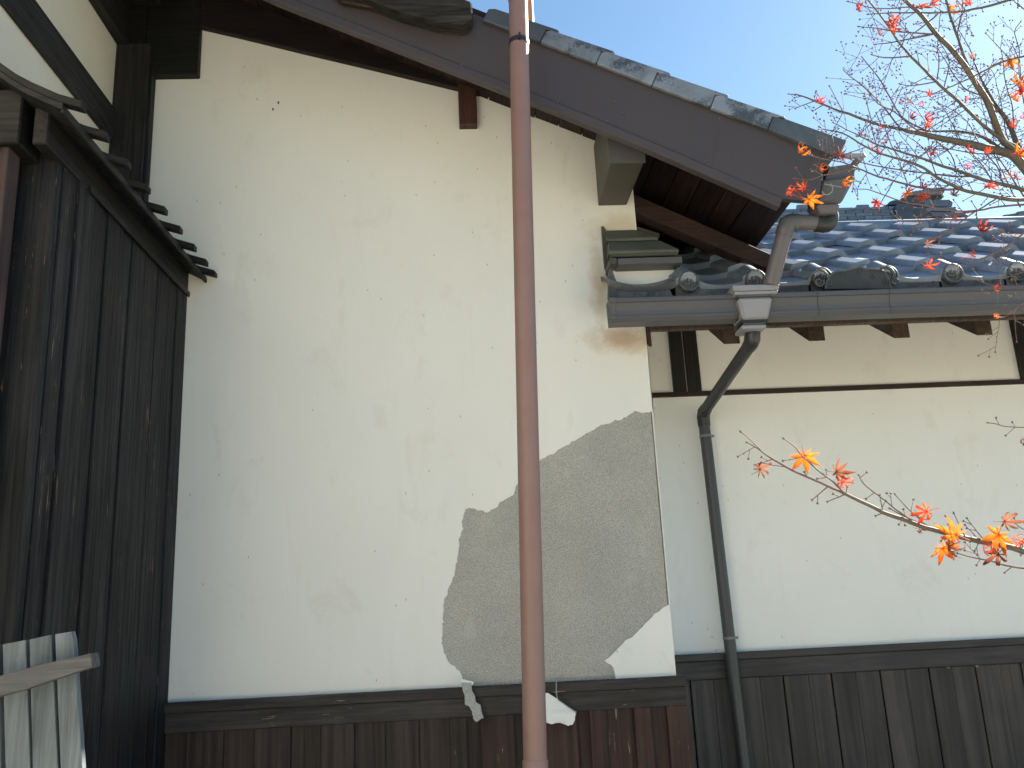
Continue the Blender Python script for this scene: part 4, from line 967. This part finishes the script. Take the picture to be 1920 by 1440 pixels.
branch(A7, [(1900,870),(1700,830),(1500,790),(1350,740),(1200,690),(1050,610)], 4.5, 2, 1.77, 1.75, .7)
branch(A7, [(1500,790),(1440,690),(1410,660)], 2.4, 1.5, 1.72, 1.72, .6)
branch(A7, [(1540,800),(1500,720),(1460,640)], 2.4, 1.5, 1.72, 1.72, .5)
branch(A7, [(2050,760),(1920,740),(1850,690)], 2.4, 1.5, 1.72, 1.72, .6)
branch(A7, [(2050,70),(1900,72),(1800,70),(1740,50),(1690,40)], 2.4, 1.5, 1.72, 1.72, .8)
# trunk and links outside the frame
lk = [Vector((1.95, 2.2, 0)), Vector((1.93, 2.2, .6)), Vector((1.9, 2.18, 1.1)), Vector((1.87, 2.17, 1.7)), Vector((1.84, 2.16, 2.2)), Vector((1.72, 2.14, 2.55)), onY(*A6(1760, 1330), 2.12)]
tr_ = MB(); tr_.tube(smooth(lk, 4), [.07-.055*i/(len(smooth(lk, 4))-1) for i in range(len(smooth(lk, 4)))], 12)
put('trunk', tr_, M['bark'], tree)
for conv, p, Y, w in ((A7, (2200,960), 1.75, 14), (A6, (1720,1370), 1.95, 10), (A6, (1640,1300), 2.0, 9), (A6, (1700,1370), 1.8, 5), (A5, (1990,400), 1.8, 5), (A7, (2050,70), 1.72, 4), (A7, (2050,1010), 1.75, 4), (A6, (1620,-40), 1.8, 7), (A5, (1990,920), 1.9, 4), (A7, (2050,760), 1.72, 4), (A5, (1990,760), 1.9, 4), (A5, (1980,400), 1.9, 4), (A5, (1990,860), 1.9, 4), (A6, (1660,340), 1.8, 5), (A6, (1640,140), 2.0, 4)):
    e_ = onY(*conv(*p), Y); s0 = Vector((1.86, 2.165, max(1.2, min(2.3, e_.z-.35)))); mid = s0.lerp(e_, .5)+Vector((.02, 0, -.06))
    limbs.tube(smooth([s0, mid, e_], 4), [w*.0011+.004-(.004)*i/8 for i in range(9)], 7)
# automatic side twigs
for (P3, rr, dens) in list(BR):
    L = 0; lowb = P3[0].z < 2.75 and P3[0].y < 1.8; TD = 1 if lowb else 2; dens = dens*.62 if lowb else dens*.9
    for i in range(1, len(P3)-1):
        seg = (P3[i]-P3[i-1]).length; L += seg
        if L > .018/dens*rnd.uniform(.6, 1.5):
            L = 0; d = (P3[i+1]-P3[i-1]).normalized(); s2 = d.cross(Vector((0, 1, 0))).normalized(); k = i/len(P3)
            for sg in ((-1, 1) if rnd.random() < .35 else (rnd.choice((-1, 1)),)):
                twig(P3[i], d*rnd.uniform(.4, 1.1)+s2*sg+Vector((0, rnd.uniform(-.6, .6), 0)), rnd.choice((.010, .014, .018, .024, .03, .04) if lowb else (.010, .018, .026, .038, .055, .075, .09))*(1 if rr[i] < .004 else 1.4), max(.0008, min(.0013, rr[i]*.6)))
    bud(P3[-1], P3[-1]-P3[-2], 1.1)
put('limbs', limbs, M['bark'], tree)
put('twigs', tw, M['twig'], tree, kind='stuff')
put('buds', buds, M['twig'], tree, kind='stuff')
# leaves: seven-lobed palmate, several curled shapes
def leaf_mesh(nm, mat, curl, seed, lobes=7):
    q = random.Random(seed); mb = MB()
    ang = [R(a_) for a_ in ((-128, -84, -42, 0, 42, 84, 128) if lobes == 7 else (-95, -48, 0, 48, 95))]; ln = (.42, .72, .93, 1.0, .93, .72, .42) if lobes == 7 else (.6, .9, 1, .9, .6)
    ctr = Vector((0, 0, 0)); nL = len(ang)
    for i, (a_, l) in enumerate(zip(ang, ln)):
        l *= q.uniform(.85, 1.1); d = Vector((math.sin(a_), 0, math.cos(a_))); s_ = Vector((math.cos(a_), 0, -math.sin(a_)))
        cu = curl*q.uniform(.5, 1.5); fold = q.uniform(.2, .6)+curl*.5
        stations = ((0, .05), (.22, .10), (.42, .155), (.62, .12), (.82, .055), (1.0, .0))
        L_, C_, R_ = [], [], []
        for (tt, w) in stations:
            w *= (1-.35*curl); b = cu*tt*tt
            pc_ = d*l*tt*math.cos(b*.9)+Vector((0, -1, 0))*l*tt*math.sin(b*1.3)*.9+Vector((0, 0, -1))*b*.12
            C_.append(pc_); L_.append(pc_-s_*w*l+Vector((0, -fold*w, 0))); R_.append(pc_+s_*w*l+Vector((0, -fold*w, 0)))
        o = len(mb.v); mb.v += L_+C_+R_; n = len(stations)
        for k in range(n-1):
            mb.f.append((o+k, o+k+1, o+n+k+1, o+n+k)); mb.f.append((o+n+k, o+n+k+1, o+2*n+k+1, o+2*n+k)); mb.sm += [True]*2
    # petiole
    mb.tube([(0, 0, 0), (.03, .02, -.2), (.02, .10, -.5)], [.018, .013, .012], 4)
    me = bpy.data.meshes.new(nm); me.from_pydata([v*.03 for v in mb.v], [], mb.f); me.update()
    for p in me.polygons: p.use_smooth = True
    me.materials.append(mat); return me
LM = {(c, k): leaf_mesh('leaf', LEAF[c], cu, 10*k+ord(c), lb_) for c in LEAF for k, (cu, lb_) in enumerate(((.25, 7), (.7, 7), (1.3, 7), (1.8, 5)))}
LV = [(A6,470,62,'R',1,1),(A6,880,45,'M',0,1.25),(A6,965,30,'R',1,1),(A6,1090,80,'O',2,1.1),(A6,1220,20,'R',1,1),(A6,700,175,'M',1,1.2),(A6,712,140,'M',2,.9),(A6,605,230,'R',2,.8),(A6,1490,410,'O',0,1.1),(A6,1560,570,'O',1,1.3),(A6,1555,610,'M',1,1.1),(A6,1530,680,'O',1,.9),(A6,940,640,'R',1,.7),(A6,1190,680,'R',1,.6),(A6,190,675,'R',2,1.1),(A6,820,800,'R',1,.8),(A6,920,800,'R',2,1),(A6,930,850,'M',1,.9),(A6,890,720,'R',3,.8),(A6,610,870,'R',3,.7),(A6,480,905,'R',0,.5),(A6,645,962,'D',2,.8),(A6,600,1020,'R',2,.8),(A6,560,1010,'D',3,.9),(A6,955,1035,'R',0,.6),(A6,1210,1010,'R',1,.8),(A6,1340,1030,'R',2,.8),(A6,1545,1045,'O',1,1.2),(A6,1575,1020,'M',1,1.2),(A6,1500,1190,'D',3,1.1),(A6,1530,1195,'D',2,.9),(A6,1200,1135,'R',3,.9),(A6,1340,1255,'M',0,.9),(A6,1515,850,'R',2,1),(A6,1560,790,'R',3,1),(A6,90,1028,'O',2,1.1),(A6,330,1035,'D',2,1),(A6,345,1075,'R',3,.9),(A6,205,1132,'O',3,.8),(A6,365,1245,'O',2,.9),(A6,100,1272,'M',2,.9),(A6,130,1345,'O',0,1.25),(A6,8,1310,'M',3,1.1),(A6,590,1360,'R',0,.95),(A6,790,1302,'O',0,.95),(A6,880,1340,'M',2,.9),(A6,898,1262,'R',2,.7),(A6,1110,1320,'D',1,.7),(A6,745,700,'R',3,.7),(A6,820,690,'D',3,.8),(A6,1230,390,'D',2,.7),
(A5,1600,425,'R',1,1.2),(A5,1170,525,'D',3,1),(A5,1175,690,'M',2,1),(A5,1380,320,'M',3,.8),(A5,1520,612,'M',3,.9),(A5,1695,860,'R',2,.8),(A5,1712,1075,'O',3,.6),
(A7,485,258,'O',0,1.15),(A7,190,350,'D',2,.95),(A7,690,365,'D',1,.9),(A7,730,435,'M',2,.95),(A7,1285,625,'M',2,1.1),(A7,1235,665,'D',3,.9),(A7,1480,780,'O',1,1.15),(A7,1390,865,'O',0,1.15),(A7,1420,850,'D',2,.9),(A7,1755,775,'O',0,1.35),(A7,1790,690,'D',2,1),(A7,1750,900,'D',2,1.15),(A7,1660,885,'M',3,.8),(A7,1890,830,'M',3,.9),(A7,1915,180,'R',3,.7),(A7,1235,740,'D',3,.6)]
for (cv, x, y, c_, k, s_) in LV:
    Y = {A7: 1.69, A5: 1.80}.get(cv, 1.84) + rnd.uniform(-.03, .03)
    if cv is A6 and x < 500 and y > 1000: Y = 1.72
    p = onY(*cv(x, y), Y); s_ *= 1.0 if cv is not A7 else 1.25
    if c_ == 'R': s_ *= .85
    s_ *= 1.1; inst('leaf', LM[(c_, k)], tree, p, (rnd.uniform(-.5, .7), rnd.uniform(0, 6.28) if k > 0 else rnd.uniform(2.0, 4.2), rnd.uniform(-.6, .6)), (s_, s_, s_))
